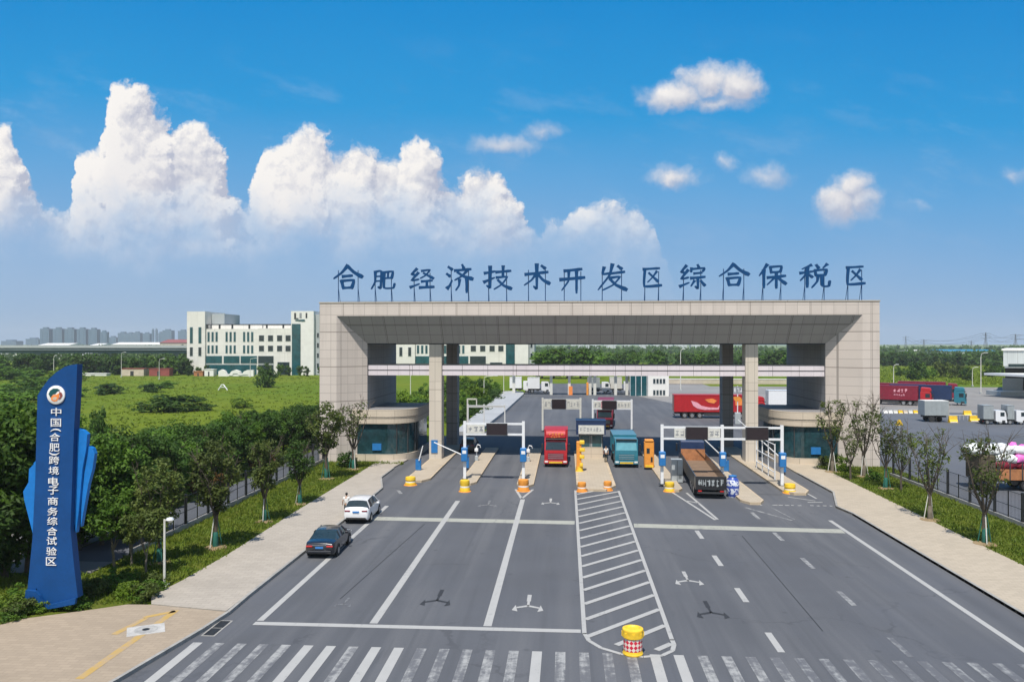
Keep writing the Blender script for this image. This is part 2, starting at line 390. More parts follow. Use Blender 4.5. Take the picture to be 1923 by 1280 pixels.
def stone(name, col, sx=1.25, sy=.95, joint=.56, mode='xy'):
    m, b = newmat(name); p = pos(); x, y, z = sep(p)
    u = x + y if mode == 'xy' else x
    v = comb(u, z)
    br = S.nt.nodes.new('ShaderNodeTexBrick'); br.offset = 0.0; br.inputs['Scale'].default_value = 1
    br.inputs['Brick Width'].default_value = sx; br.inputs['Row Height'].default_value = sy; br.inputs['Mortar Size'].default_value = .022; br.inputs['Mortar Smooth'].default_value = .2
    br.inputs['Color1'].default_value = (*sc3(col, .955), 1); br.inputs['Color2'].default_value = (*sc3(col, 1.035), 1); br.inputs['Mortar'].default_value = (*sc3(col, joint), 1)
    S.nt.links.new(v.o, br.inputs['Vector'])
    b2 = S.nt.nodes.new('ShaderNodeTexBrick'); b2.offset = 0.0; b2.inputs['Scale'].default_value = 1
    b2.inputs['Brick Width'].default_value = sx * 5; b2.inputs['Row Height'].default_value = sy * 4; b2.inputs['Mortar Size'].default_value = .035
    for k, cc in (('Color1', (1, 1, 1, 1)), ('Color2', (1, 1, 1, 1)), ('Mortar', (.5, .48, .46, 1))): b2.inputs[k].default_value = cc
    S.nt.links.new(comb(u + 1.1, z + .9).o, b2.inputs['Vector'])
    c = mixc(1.0, S(br.outputs['Color']), S(b2.outputs['Color']), blend='MULTIPLY')
    st = noise(comb(u * 1.6, z * .1), 1.0, 4, .6); n = noise(p, .3, 4, .6)
    c = mixc(sstep(st, .5, .75) * .3, c, sc3(col, .62)); c = mixc(sstep(n, .5, .75) * .15, c, sc3(col, .75))
    inp(b, 'Base Color', c); inp(b, 'Roughness', .62); inp(b, 'Specular IOR Level', .35)
    return m
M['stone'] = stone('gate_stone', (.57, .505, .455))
M['soffit'] = stone('shaded_soffit_stone', (.36, .35, .345), 1.25, 1.0, .5, 'x')  # gate stone darkened, the overhang's shade put into its colour
M['jamb'] = stone('shaded_jamb_stone', (.27, .265, .27), 1.25, .95, .6)  # darker than the gate stone: shade of the passage painted in
M['column'] = stone('column_stone', (.56, .50, .42), .7, 2.2, .55)
M['fascia'] = stone('booth_fascia', (.55, .47, .37), 2.2, .7, .6)
M['bridge'] = stone('bridge_panel', (.66, .60, .625), 2.4, 2, .75)
M['office'] = stone('office_wall', (.70, .68, .64), 3, 2.5, .8)
M['white_wall'] = pm('white_render', (.7, .69, .66), .75, .06, .6)
M['grey_clad'] = stone('warehouse_cladding', (.46, .49, .48), .5, 30, .85)
M['white'] = pm('white_metal', (.72, .73, .74), .4, .06, 3)
M['off_white'] = pm('aged_white_metal', (.6, .59, .54), .5, .12, 3)
M['led'] = pm('led_board_black', (.022, .014, .018), .35, .2, 4)
M['blue_cab'] = pm('blue_enamel', (.02, .16, .42), .4, .1, 3)
M['navy'] = pm('navy_roof', (.012, .03, .09), .45, .15, 2)
M['sign_blue'] = pm('sign_dark_blue', (.003, .056, .205), .55, .12, 1, spec=.3)
M['wing_blue'] = pm('sign_mid_blue', (.01, .17, .52), .5, .12, 1, spec=.3)
M['title_blue'] = pm('lettering_blue', (.003, .05, .155), .8, .15, 1, spec=.2)
M['orange'] = pm('orange_enamel', (.72, .28, .04), .5, .15, 3)
M['yellow'] = pm('yellow_plastic', (.78, .5, .03), .5, .14, 3)
M['red'] = pm('red_paint', (.40, .012, .018), .45, .12, 2)
M['maroon'] = pm('maroon_paint', (.2, .01, .028), .45, .15, 2)
M['teal'] = pm('teal_paint', (.02, .16, .22), .33, .12, 2, coat=.4)
M['screen_reflection'] = pm('teal_screen_reflection', (.1, .3, .36), .35, .12, 2)  # reflection on the teal truck's windscreen, painted as a pale colour
M['black'] = pm('black_paint', (.018, .019, .022), .35, .2, 2, coat=.3)
M['car_black'] = pm('sedan_paint', (.012, .014, .02), .22, .1, 2, coat=.9)
M['car_white'] = pm('suv_paint', (.76, .77, .79), .25, .03, 2, coat=.8)
M['rubber'] = pm('tyre_rubber', (.022, .022, .023), .85, .2, 5)
M['dark_metal'] = pm('dark_steel', (.05, .052, .055), .55, .2, 3, metal=.3)
M['fence_black'] = pm('fence_black', (.016, .018, .02), .5, .2, 3)
M['alloy'] = pm('alloy', (.5, .5, .51), .35, .1, 4, metal=.8)
M['glass'] = pm('dark_glass', (.02, .035, .042), .07, .3, .8, spec=.7)
M['glass_teal'] = pm('teal_glass', (.012, .075, .09), .08, .35, .5, spec=.7)
M['glass_booth'] = pm('booth_glass', (.016, .05, .06), .07, .5, .5, spec=.7)
M['lamp_red'] = pm('tail_lamp_red', (.5, .02, .02), .25, .1, 5)
M['lamp_clear'] = pm('lamp_lens', (.7, .7, .68), .15, .1, 5)
M['plate_blue'] = pm('plate_blue', (.05, .2, .5), .4, .1, 5)
M['mark_white'] = pm('white_lettering', (.78, .78, .78), .5, .05, 3)
M['mark_grey'] = pm('grey_lettering', (.25, .26, .28), .5, .1, 3)
M['mark_pink'] = pm('pink_graphic', (.75, .35, .42), .5, .2, 3)
M['mark_orange'] = pm('orange_graphic', (.8, .25, .06), .5, .2, 3)
M['cardboard'] = pm('brown_board', (.19, .125, .08), .85, .15, 1)
M['wood'] = pm('orange_brown_boards', (.36, .15, .06), .8, .3, 1.5)
M['bag_white'] = pm('white_bag', (.72, .74, .74), .6, .12, 2)
M['bag_pink'] = pm('pink_bag', (.72, .16, .5), .6, .25, 2)
M['tarp'] = pm('brown_tarp', (.09, .07, .045), .85, .25, 2)
M['grey_box'] = pm('grey_trailer', (.3, .33, .34), .5, .1, 1.5)
M['island'] = pm('island_concrete', (.46, .37, .26), .85, .18, 1)
M['kiosk_grey'] = pm('kiosk_grey', (.38, .41, .42), .5, .1, 2)
M['green_wrap'] = pm('green_trunk_wrap', (.015, .12, .09), .7, .2, 4)
M['skin'] = pm('skin', (.5, .3, .2), .55, .08, 8)
M['hair'] = pm('black_hair', (.012, .011, .01), .6, .2, 20)
M['shirt'] = pm('white_shirt', (.72, .72, .7), .8, .06, 6)
M['trousers'] = pm('dark_trousers', (.02, .03, .03), .85, .15, 6)
M['far_tower'] = stone('tower_wall', (.09, .155, .22), 6, 3.2, .75)
M['far_tower_pale'] = stone('pale_tower_wall', (.5, .53, .55), 6, 3.2, .8)
M['far_roof_blue'] = pm('blue_shed_roof', (.03, .2, .33), .5, .08, .05)
M['viaduct'] = pm('viaduct_concrete', (.17, .21, .24), .8, .15, .1)
M['brick_red'] = pm('red_container', (.25, .06, .05), .7, .2, .5)
M['sand'] = pm('sandy_wall', (.5, .43, .34), .85, .15, .5)

# ------------------------------------------------------------------ the ground and what is painted on it
def P2(px, py): v = at(px, py); return (v.x, v.y)
def ground_sheet(name, poly, z, m):
    return tag(MB().sheet(poly, z).build(name, m), kind='structure')
def big_sheet():
    b = MB(); b.quad((-9000, -300, -.06), (9000, -300, -.06), (9000, 12000, -.06), (-9000, 12000, -.06)); return b
tag(big_sheet().build('ground', M['field']), kind='structure')
RL, RR = -16.35, 21.7            # kerb lines of the approach
apron_r = [P2(426, 1153), P2(378, 1184), P2(268, 1249), P2(216, 1280), P2(120, 1335), P2(-60, 1420)]
ground_sheet('road', [(RL - 26, 2), (RL - 26, 21.5)] + [(x - .6, y - .6) for x, y in apron_r[::-1]] + [(RL - .2, 38), (RL - .2, 69), (-18.3, 71), (-18.3, 110), (-12, 118), (-10.6, 262), (44, 262), (44, 110), (23.4, 104), (23.4, 64), (RR + .2, 62), (RR + .2, 2)], 0.0, M['asphalt'])
ground_sheet('street', [(-400, -60), (400, -60), (400, 1.99), (-400, 1.99)], -0.004, M['asphalt'])
ground_sheet('parking_yard', [(32.6, 30), (180, 30), (180, 248), (44.01, 248), (44.01, 110), (32.6, 104)], -0.008, M['yard'])
ground_sheet('yard_pavement', [(24, 172), (44, 158), (70, 156), (180, 148), (180, 247), (44.02, 247), (44.02, 258), (20, 258), (18, 200)], 0.012, M['concrete_yard'])
ground_sheet('side_road', [(-30.9, 46), (-27.0, 46), (-27.0, 118), (-30.6, 118)], -0.02, M['yard'])
ground_sheet('car_park', [(-62, 43), (-27, 43), (-27, 45.99), (-31, 46), (-31, 58), (-62, 58)], -0.024, M['concrete_yard'])
tag(MB().prism([(-15.9, 113), (-12.5, 113), (-11.4, 150), (-10.6, 200), (-11.2, 208), (-13.5, 212), (-16.6, 210), (-16.2, 160)], -.05, .5).build('yard_footway', paving('pale_footway', (.36, .37, .38), 3, 3, .85, .12)), kind='structure')

def raised(name, poly, z, m, kerb=None):
    return tag(MB().prism(poly, -.05, z).build(name, m), kind='structure')
swl = [P2(738, 880), P2(714, 898), P2(716, 918), (RL, 60), (RL, 40), P2(426, 1151), P2(285, 1138), P2(285, 1123), P2(344, 1093), P2(430, 1043), P2(516, 991), P2(640, 912), P2(697, 871)]
swl_poly = [(-17.6, 88)] + [P2(738, 880), P2(714, 898), P2(716, 918), (RL, 60), (RL, 40), P2(426, 1151), P2(285, 1138), P2(285, 1123), P2(344, 1093), P2(430, 1043), (-20.75, 60), (-20.6, 80), (-20.6, 88)]
raised('sidewalk', swl_poly, .15, M['walk'])
raised('sidewalk', [(RR, 10), (RR, 62.2), P2(1569, 953), P2(1563, 926), P2(1497, 890), (23.1, 88), (26.5, 88), (26.5, 10)], .15, M['walk_warm'])
ap = [P2(426, 1153)] + apron_r[1:] + [(-30, 20), (-80, 20), (-80, 38), P2(-300, 1200), P2(0, 1178), P2(45, 1166), P2(172, 1149), P2(240, 1139), P2(285, 1139.5)]
raised('plaza_paving', ap, .146, M['apron'])
def kerb(name, pts, w=.16, h=.17):
    b = MB()
    for (x0, y0), (x1, y1) in zip(pts, pts[1:]):
        d = Vector((x1 - x0, y1 - y0)); L = d.length; d.normalize(); n = Vector((-d.y, d.x)) * w; k = max(1, int(L / 1.0))
        for i in range(k):
            a = Vector((x0, y0)) + d * (L * i / k + .008); c = Vector((x0, y0)) + d * (L * (i + 1) / k - .008)
            b.prism([tuple(a), tuple(c), tuple(c + n), tuple(a + n)], -.04, h)
    return tag(b.build(name, M['kerb']), kind='structure')
kerb('kerb', [P2(738, 880), P2(714, 898), P2(716, 918), (RL, 60), (RL, 40)] [::-1][::-1], .16)
kerb('kerb', [(RL, 40), P2(426, 1153)] + apron_r[1:], -.16 * -1)
kerb('kerb', [(RR, 10), (RR, 62.2), P2(1569, 953), P2(1563, 926), P2(1497, 890)], -.16)
verge_l = [P2(0, 1178), P2(45, 1166), P2(172, 1149), P2(240, 1139), P2(285, 1123), P2(344, 1093), P2(430, 1043), (-20.8, 60), (-20.65, 84), (-17.6, 84.6), (-17.6, 85.6), (-26.6, 85.6), (-26.6, 43), (-80, 43), (-80, 39), P2(-300, 1201)]
raised('verge', verge_l, .11, M['verge'])
verge_r = [(26.55, 10), (26.55, 83), (25.2, 85.6), (33.7, 85.6), (33.7, 80), (32.2, 70), (32.3, 10)]
raised('verge', verge_r, .11, M['verge'])

def mark(name, quads, m, z=.008):
    b = MB()
    for q in quads: b.sheet(q, z)
    return tag(b.build(name, M[m]), kind='structure')
def strip(x0, y0, x1, y1, w):
    d = Vector((x1 - x0, y1 - y0)).normalized(); n = Vector((-d.y, d.x)) * w / 2
    return [(x0 + n.x, y0 + n.y), (x1 + n.x, y1 + n.y), (x1 - n.x, y1 - n.y), (x0 - n.x, y0 - n.y)]
mark('lane_line', [strip(-14.35, 36.6, -14.35, 63.2, .32), strip(-8.95, 36.6, -8.95, 65.6, .38), strip(-3.62, 36.6, -3.62, 66.6, .38)], 'paint')
mark('edge_line', [strip(19.4, 20, 19.4, 60.2, .3)], 'paint')
mark('stop_line', [strip(-14.5, 36.25, .66, 36.25, .42)], 'paint')
mark('rumble_band', [strip(-14.2, 58.6, .62, 58.2, 1.15), strip(4.85, 57.6, 19.2, 56.8, 1.2)], 'band', .005)
gx0, gx1 = .82, 4.64
ol = [strip(gx0, 35.9, gx0, 71, .2), strip(gx1, 35.4, gx1, 71, .2)]
arc = [(gx0, 36.0), (1.0, 35.1), (1.5, 34.3), (2.3, 33.7), (3.2, 33.45), (4.0, 33.65), (4.5, 34.2), (4.66, 34.9), (gx1, 35.5)]
ol += [strip(*a, *b, .2) for a, b in zip(arc, arc[1:])]
y = 33.3 - 2.24
hs_ = []
while y < 70:
    p0, p1 = [gx0 + .08, y], [gx1 - .08, y + 3.95]
    if p0[1] < 35.4:
        # cut by the round end
        t = max(0, (35.0 - y) / 3.95 * .8); p0 = [p0[0] + (p1[0] - p0[0]) * t, p0[1] + (p1[1] - p0[1]) * t]
    if p1[1] > 70.6: p1 = [p0[0] + (70.6 - p0[1]), 70.6]
    if p1[1] > 34.6: hs_.append(strip(*p0, *p1, .3))
    y += 2.24
mark('gore_outline', ol, 'paint', .014); mark('gore_hatching', hs_, 'paint', .018)
dash = []
for k in range(-1, 4): dash.append(strip(9.07, 35.5 + 6.55 * k - 1.15, 9.07, 35.5 + 6.55 * k + 1.15, .3))
mark('dashed_line', dash, 'paint')
mark('dashed_line', [strip(14.3, 35.3 + 6.55 * k - 1.15, 14.3, 35.3 + 6.55 * k + 1.15, .28) for k in (1, 2, 3, 4)], 'paint_worn')
mark('dashed_line', [strip(14.3, 34.2, 14.3, 36.4, .26)], 'paint_faint')
zs = {'paint': [], 'paint_worn': [], 'paint_faint': []}
x = -16.0; k = 0; rr = random.Random(3)
while x < 21.4:
    kind = 'paint' if 3 < x < 5.6 else ('paint_worn' if x < 9 else 'paint_faint')
    if x < 3 and rr.random() < .35: kind = 'paint'
    zs[kind].append(strip(x, 29.0, x, 33.75, .42)); x += .985
for kd, q in zs.items(): mark('crosswalk', q, kd)
def arrow(name, px, py, m, s=1.0, flip=1):
    o = at(px, py)
    def T(p): return (o.x + p[0] * s * flip, o.y + p[1] * s)
    q = [[T(p) for p in [(-.1, -1.2), (.1, -1.2), (.1, .0), (-.1, .0)]], [T(p) for p in [(-.17, .0), (.17, .0), (.17, 1.7), (-.17, 1.7)]],
         [T(p) for p in [(-.02, -.9), (.05, -1.35), (.9, -1.75), (.95, -1.45)]], [T(p) for p in [(.02, -.9), (-.05, -1.35), (-.9, -1.75), (-.95, -1.45)]],
         [T(p) for p in [(.78, -2.5), (1.0, -.95), (1.25, -2.2)]], [T(p) for p in [(-.78, -2.5), (-1.0, -.95), (-1.25, -2.2)]]]
    return mark(name, q, m, .009)
for px, py, m in [(993, 1128, 'paint'), (1288, 1082, 'paint'), (825, 1118, 'paint_black'), (1330, 1140, 'paint_black'), (1034, 940, 'paint'), (918, 944, 'paint_worn'), (650, 1128, 'paint_faint')]:
    arrow('arrow_marking', px, py, m, .62 if 'faint' not in m else .35)
for sx_ in (1,):
    mark('nose_marking', [strip(-3.75, 67.0, -4.5, 71.2, .22), strip(-3.7, 67.0, -2.95, 71.2, .22)], 'paint')
    mark('nose_marking', [strip(9.0, 72.5, 11.0, 59.8, .2), strip(10.5, 70.5, 11.2, 60, .2), strip(9.9, 67.0, 10.8, 66.0, .2)], 'paint')
    mark('nose_marking', [strip(14.2, 64.5, 16.6, 60.0, .25), strip(16.3, 64.5, 16.9, 60.3, .14), strip(-14.9, 70.0, -14.3, 68.4, .3)], 'paint_worn')
    mark('nose_marking', [strip(18.8, 69.2, 20.6, 67.6, .16), strip(20.9, 71.8, 21.0, 68.6, .16), strip(19.8, 67, 21, 67, .22)], 'paint')
    rs = random.Random(9)
    mark('worn_rumble_dots', [strip(xx, 65.6 + rs.uniform(-.1, .1), xx + rs.uniform(.15, .45), 65.6, .22) for xx in [15.6 + .5 * i for i in range(13)] if rs.random() < .8], 'paint')
mark('tactile_strip', [strip(*P2(332, 1150), *P2(150, 1280), .34), strip(*P2(275, 1165), *P2(215, 1196), .32), strip(*P2(330, 1152), *P2(270, 1164), .3)], 'tactile', .152)
# dark joints and repaired strips in the carriageway
mark('slab_joint', [strip(-7.1, 77.0, -4.6, 77.0, .12), strip(16.4, 70.2, 18.6, 70.2, .14), strip(-11.5, 40, -10.2, 57, .05), strip(11.6, 37, 11.9, 55, .05)], 'paint_black', .007)

# manhole and drain
def manhole():
    o = at(275, 1181, .146)
    e = empty('manhole_cover', o, .5, 'round manhole cover in a square white surround on the tan paving', 'manhole cover')
    MB().box(-.78, .78, -.62, .62, 0, .012).build('surround', pm('manhole_surround', (.42, .41, .39), .85, .2, 2), e)
    MB().lathe([(.5, 0), (.5, .02), (.42, .024), (.4, .018)], seg=28).build('lid', pm('manhole_lid', (.34, .335, .32), .8, .2, 4), e)
    MB().lathe([(.16, .0), (.16, .028), (.1, .032)], seg=14).build('lift_hole', M['fence_black'], e)
manhole()
def drain():
    o = at(408, 1178, 0)
    e = empty('drain_grate', o, 0, 'black double drain grate in the gutter beside the lower left kerb', 'drain')
    MB().box(-.3, .34, -1.0, 1.0, .002, .012).build('frame', M['kerb'], e)
    b = MB()
    for i in range(2):
        b.box(-.22, .26, -.92 + i * .95, -.05 + i * .95, .012, .02)
    g = b.build('grate', M['fence_black'], e)
    b = MB()
    for i in range(18): b.box(-.2, .24, -.9 + i * .1 + (.06 if i > 8 else 0), -.87 + i * .1 + (.06 if i > 8 else 0), .02, .03)
    b.build('bars', M['dark_metal'], g)
drain()

# ------------------------------------------------------------------ the customs gate
G0, G1, G2 = 85.7, 88.1, 103.3
GL, GR = xa(600, G0), xa(1652, G0)
XF0, XF1 = xa(632, G0), xa(1620, G0)
XI0, XI1 = xa(690, G1), xa(1550, G1)
ZT, ZF, ZI = za(1100, 567.5, G0), za(1100, 592, G0), za(1100, 645, G1)
def gate():
    e = empty('customs_gate', ((GL + GR) / 2, G0, 0), 0, 'huge beige stone portal spanning the toll lanes with blue rooftop lettering', 'gate')
    ox, oy = (GL + GR) / 2, G0
    def L(x, y, z): return (x - ox, y - oy, z)
    for sgn, xo, xf, xi in ((1, GL, XF0, XI0), (-1, GR, XF1, XI1)):
        b = MB()
        q = lambda *v: b.add([L(*p) for p in v], [(0, 1, 2, 3)])
        b.add([L(xo, G0, 0), L(xf, G0, 0), L(xf, G0, ZF), L(xo, G0, ZF)], [(0, 1, 2, 3) if sgn > 0 else (3, 2, 1, 0)])
        b.add([L(xf, G0, 0), L(xi, G1, 0), L(xi, G1, ZI), L(xf, G0, ZF)], [(0, 1, 2, 3) if sgn > 0 else (3, 2, 1, 0)])
        b.add([L(xo, G0, 0), L(xo, G2, 0), L(xo, G2, ZF), L(xo, G0, ZF)], [(3, 2, 1, 0) if sgn > 0 else (0, 1, 2, 3)])
        b.add([L(xo, G2, 0), L(xi, G2, 0), L(xi, G2, ZF), L(xo, G2, ZF)], [(3, 2, 1, 0) if sgn > 0 else (0, 1, 2, 3)])
        b.add([L(xo, G0, ZF), L(xf, G0, ZF), L(xi, G1, ZI), L(xi, G2, ZI), L(xo, G2, ZF)], [(0, 1, 2, 3, 4)])
        p = b.build('pillar', M['stone'], e)
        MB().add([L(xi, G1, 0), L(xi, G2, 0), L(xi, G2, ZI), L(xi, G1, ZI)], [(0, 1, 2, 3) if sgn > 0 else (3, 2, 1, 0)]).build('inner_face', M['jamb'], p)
    b = MB()
    b.add([L(GL, G0, ZF), L(GR, G0, ZF), L(GR, G0, ZT), L(GL, G0, ZT)], [(0, 1, 2, 3)])
    b.add([L(GL, G0, ZT), L(GR, G0, ZT), L(GR, G2, ZT), L(GL, G2, ZT)], [(0, 1, 2, 3)])
    b.add([L(GL, G0, ZF), L(GL, G2, ZF), L(GL, G2, ZT), L(GL, G0, ZT)], [(3, 2, 1, 0)])
    b.add([L(GR, G0, ZF), L(GR, G2, ZF), L(GR, G2, ZT), L(GR, G0, ZT)], [(0, 1, 2, 3)])
    b.add([L(GL, G2, ZF), L(GR, G2, ZF), L(GR, G2, ZT), L(GL, G2, ZT)], [(3, 2, 1, 0)])
    b.add([L(XI0, G2, ZI), L(XI1, G2, ZI), L(XI1, G2, ZF), L(XI0, G2, ZF)], [(3, 2, 1, 0)])
    lin = b.build('lintel', M['stone'], e)
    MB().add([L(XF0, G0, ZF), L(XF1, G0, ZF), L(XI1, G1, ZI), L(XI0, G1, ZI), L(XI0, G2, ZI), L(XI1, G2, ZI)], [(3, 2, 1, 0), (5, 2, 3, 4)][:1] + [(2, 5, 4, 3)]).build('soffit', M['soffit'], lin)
    MB().box(GL - ox - .06, GR - ox + .06, -.06, .3, ZT + .002, ZT + .12).build('coping', M['fascia'], lin)
    MB().box(XI0 - ox + .01, XI1 - ox - .01, G1 - oy - .03, G1 - oy + .12, ZI - .09, ZI + .03).build('drip_edge', M['fence_black'], lin)
    # columns in front and behind
    MB().box(xa(810, G1) - ox, xa(822, G1) - ox, G1 - oy - .1, G1 - oy - .03, za(0, 842, G1), za(0, 819, G1)).build('notice_panel', M['blue_cab'], e)
    for px0, px1 in ((806, 829.5), (1400, 1423.5)):
        x0, x1 = xa(px0, G1), xa(px1, G1)
        MB().box(x0 - ox, x1 - ox, G1 - oy - .02, G1 - oy + 1.7, .1, ZI + .3).build('column', M['column'], e)
        c = MB().box(x0 - ox, x1 - ox, 100.9 - oy, 102.8 - oy, -.1, ZI + .02).build('column', M['jamb'], e)  # rear column takes the darkened stone, its shade painted in
    # footbridge
    zt, zb = za(1100, 685.5, G1), za(1100, 705.5, G1)
    zm = (zt + zb) / 2
    br = MB().box(XI0 - ox + .02, XI1 - ox - .02, G1 - oy + .3, G1 - oy + 1.65, zb, zt).build('footbridge', M['bridge'], e)
    MB().box(XI0 - ox + .03, XI1 - ox - .03, G1 - oy + .27, G1 - oy + .31, zm - .035, zm + .035).build('joint', M['fence_black'], br)
    MB().box(XI0 - ox + .03, XI1 - ox - .03, G1 - oy + .26, G1 - oy + 1.68, zt + .003, zt + .09).build('coping', M['dark_metal'], br)
    b = MB()
    for i in range(0, 18):
        xx = XI0 - ox + 2.2 + i * 2.83
        b.box(xx, xx + .03, G1 - oy + .285, G1 - oy + .305, zb + .02, zt - .02)
    b.build('panel_joints', M['dark_metal'], br)
    return e
gate()

# brush lettering on the roof
GLY = {
 'he': [((50, 96), (30, 70), (4, 48), 9, 4), ((50, 94), (70, 72), (97, 54), 7, 11), ((34, 56), (64, 59), 8, 8), ((30, 40), (36, 10), 8, 7), ((30, 39), (70, 42), (63, 11), 7, 8), ((36, 13), (63, 14), 7, 7)],
 'fei': [((20, 88), (19, 40), (4, 6), 8, 4), ((18, 86), (44, 90), (41, 10), (32, 16), 7, 7), ((20, 65), (42, 66), 6, 6), ((20, 43), (42, 44), 6, 6), ((54, 84), (90, 88), (85, 55), 7, 8), ((55, 84), (54, 16), (62, 9), (92, 11), (97, 32), 8, 6), ((71, 84), (70, 57), 6, 6), ((55, 56), (86, 58), 6, 7)],
 'jing': [((30, 96), (8, 70), (32, 68), 8, 6), ((36, 78), (8, 42), (38, 48), 8, 6), ((4, 12), (40, 27), 9, 5), ((50, 86), (84, 91), (66, 66), (44, 52), 7, 4), ((58, 76), (97, 52), 6, 11), ((50, 38), (92, 42), 8, 8), ((71, 40), (71, 12), 8, 8), ((42, 10), (99, 13), 9, 10)],
 'ji': [((8, 92), (22, 82), 6, 10), ((2, 66), (14, 57), 6, 10), ((4, 12), (13, 22), (22, 42), 10, 4), ((60, 100), (66, 87), 5, 10), ((32, 78), (92, 83), 7, 8), ((80, 80), (60, 58), (32, 42), 8, 4), ((42, 72), (66, 56), (99, 46), 6, 11), ((50, 44), (48, 22), (36, 4), 8, 4), ((77, 46), (77, -4), 9, 7)],
 'ji2': [((4, 70), (40, 77), 8, 7), ((24, 97), (24, 10), (12, 20), 9, 5), ((2, 34), (40, 52), 9, 5), ((46, 74), (98, 79), 8, 8), ((71, 98), (70, 54), 8, 7), ((47, 52), (86, 55), (66, 24), (38, 4), 7, 4), ((52, 42), (72, 20), (100, 6), 6, 11)],
 'shu': [((6, 60), (92, 69), 8, 9), ((50, 99), (50, 4), (38, 14), 10, 5), ((47, 62), (30, 38), (2, 18), 8, 4), ((53, 62), (74, 38), (99, 24), 7, 11), ((68, 94), (82, 83), 6, 11)],
 'kai': [((18, 82), (86, 89), 8, 9), ((2, 48), (97, 56), 9, 10), ((36, 84), (34, 42), (8, 6), 9, 4), ((66, 86), (66, -4), 10, 7)],
 'fa': [((24, 88), (19, 63), (44, 66), 8, 6), ((52, 99), (42, 58), (4, 4), 9, 4), ((40, 64), (92, 71), 7, 8), ((70, 93), (83, 82), 6, 10), ((42, 48), (78, 53), (54, 22), (18, 2), 7, 4), ((44, 44), (64, 22), (99, 4), 6, 11)],
 'qu': [((10, 87), (86, 91), 8, 8), ((18, 88), (15, 9), (95, 13), 9, 10), ((73, 76), (52, 48), (30, 27), 8, 4), ((36, 70), (58, 50), (80, 30), 6, 10)],
 'zong': [((28, 96), (8, 70), (30, 68), 8, 6), ((34, 78), (8, 42), (36, 48), 8, 6), ((4, 12), (38, 27), 9, 5), ((70, 100), (75, 89), 5, 9), ((47, 86), (46, 71), 7, 7), ((47, 82), (96, 86), (90, 73), 6, 7), ((57, 64), (86, 67), 7, 7), ((45, 45), (97, 50), 8, 8), ((71, 48), (71, 2), (61, 12), 8, 5), ((58, 34), (45, 12), 8, 4), ((82, 34), (97, 15), 6, 10)],
 'bao': [((32, 98), (4, 52), 9, 4), ((20, 74), (20, 2), 9, 7), ((44, 88), (47, 64), 7, 7), ((44, 88), (84, 91), (79, 66), 7, 7), ((47, 66), (79, 68), 7, 7), ((34, 44), (97, 51), 8, 9), ((65, 64), (65, 0), 8, 7), ((61, 46), (32, 14), 7, 4), ((67, 46), (99, 18), 6, 11)],
 'shui': [((38, 96), (8, 80), 8, 4), ((2, 63), (44, 70), 8, 7), ((25, 86), (25, 4), 9, 7), ((24, 62), (2, 32), 7, 4), ((27, 60), (42, 46), 6, 9), ((55, 97), (63, 84), 6, 9), ((91, 99), (78, 84), 8, 4), ((51, 74), (54, 52), 7, 7), ((51, 74), (90, 77), (84, 53), 7, 7), ((54, 54), (84, 55), 7, 7), ((61, 52), (58, 28), (40, 2), 8, 4), ((74, 52), (74, 14), (82, 7), (97, 9), (100, 30), 8, 6)],
}
def brush(b, pts, w0, w1, S_, y0, th, mi=0):
    """a brush stroke: a ribbon with swelling ends, pulled to a slab"""
    P = [Vector(p) for p in pts]
    Q = []
    for i in range(len(P) - 1):
        p0 = P[max(i - 1, 0)]; p1 = P[i]; p2 = P[i + 1]; p3 = P[min(i + 2, len(P) - 1)]
        for k in range(5):
            t = k / 5
            c = .5 * ((2 * p1) + (p2 - p0) * t + (2 * p0 - 5 * p1 + 4 * p2 - p3) * t * t + (3 * p1 - p0 - 3 * p2 + p3) * t ** 3)
            ln = p1.lerp(p2, t); Q.append(ln.lerp(c, .35))
    Q.append(P[-1])
    n = len(Q); lf = []; rt = []
    for i, q in enumerate(Q):
        t = (Q[min(i + 1, n - 1)] - Q[max(i - 1, 0)]).normalized(); nn = Vector((-t.y, t.x)); u = i / (n - 1)
        w = (w0 * (1 - u) + w1 * u) * (.82 + .3 * (2 * u - 1) ** 2) * .56
        if i == 0: q = q - t * w * .5
        if i == n - 1: q = q + t * w * .4; w *= .6
        lf.append(q + nn * w); rt.append(q - nn * w)
    vs = []; fs = []
    for a, c in zip(lf, rt):
        for yy in (y0, y0 + th): vs += [(a.x * S_, yy, a.y * S_), (c.x * S_, yy, c.y * S_)]
    for i in range(n - 1):
        k = 4 * i
        fs += [(k, k + 1, k + 5, k + 4), (k + 2, k + 6, k + 7, k + 3), (k, k + 4, k + 6, k + 2), (k + 1, k + 3, k + 7, k + 5)]
    fs += [(0, 2, 3, 1), (4 * n - 4, 4 * n - 3, 4 * n - 1, 4 * n - 2)]
    b.add(vs, fs, mi)
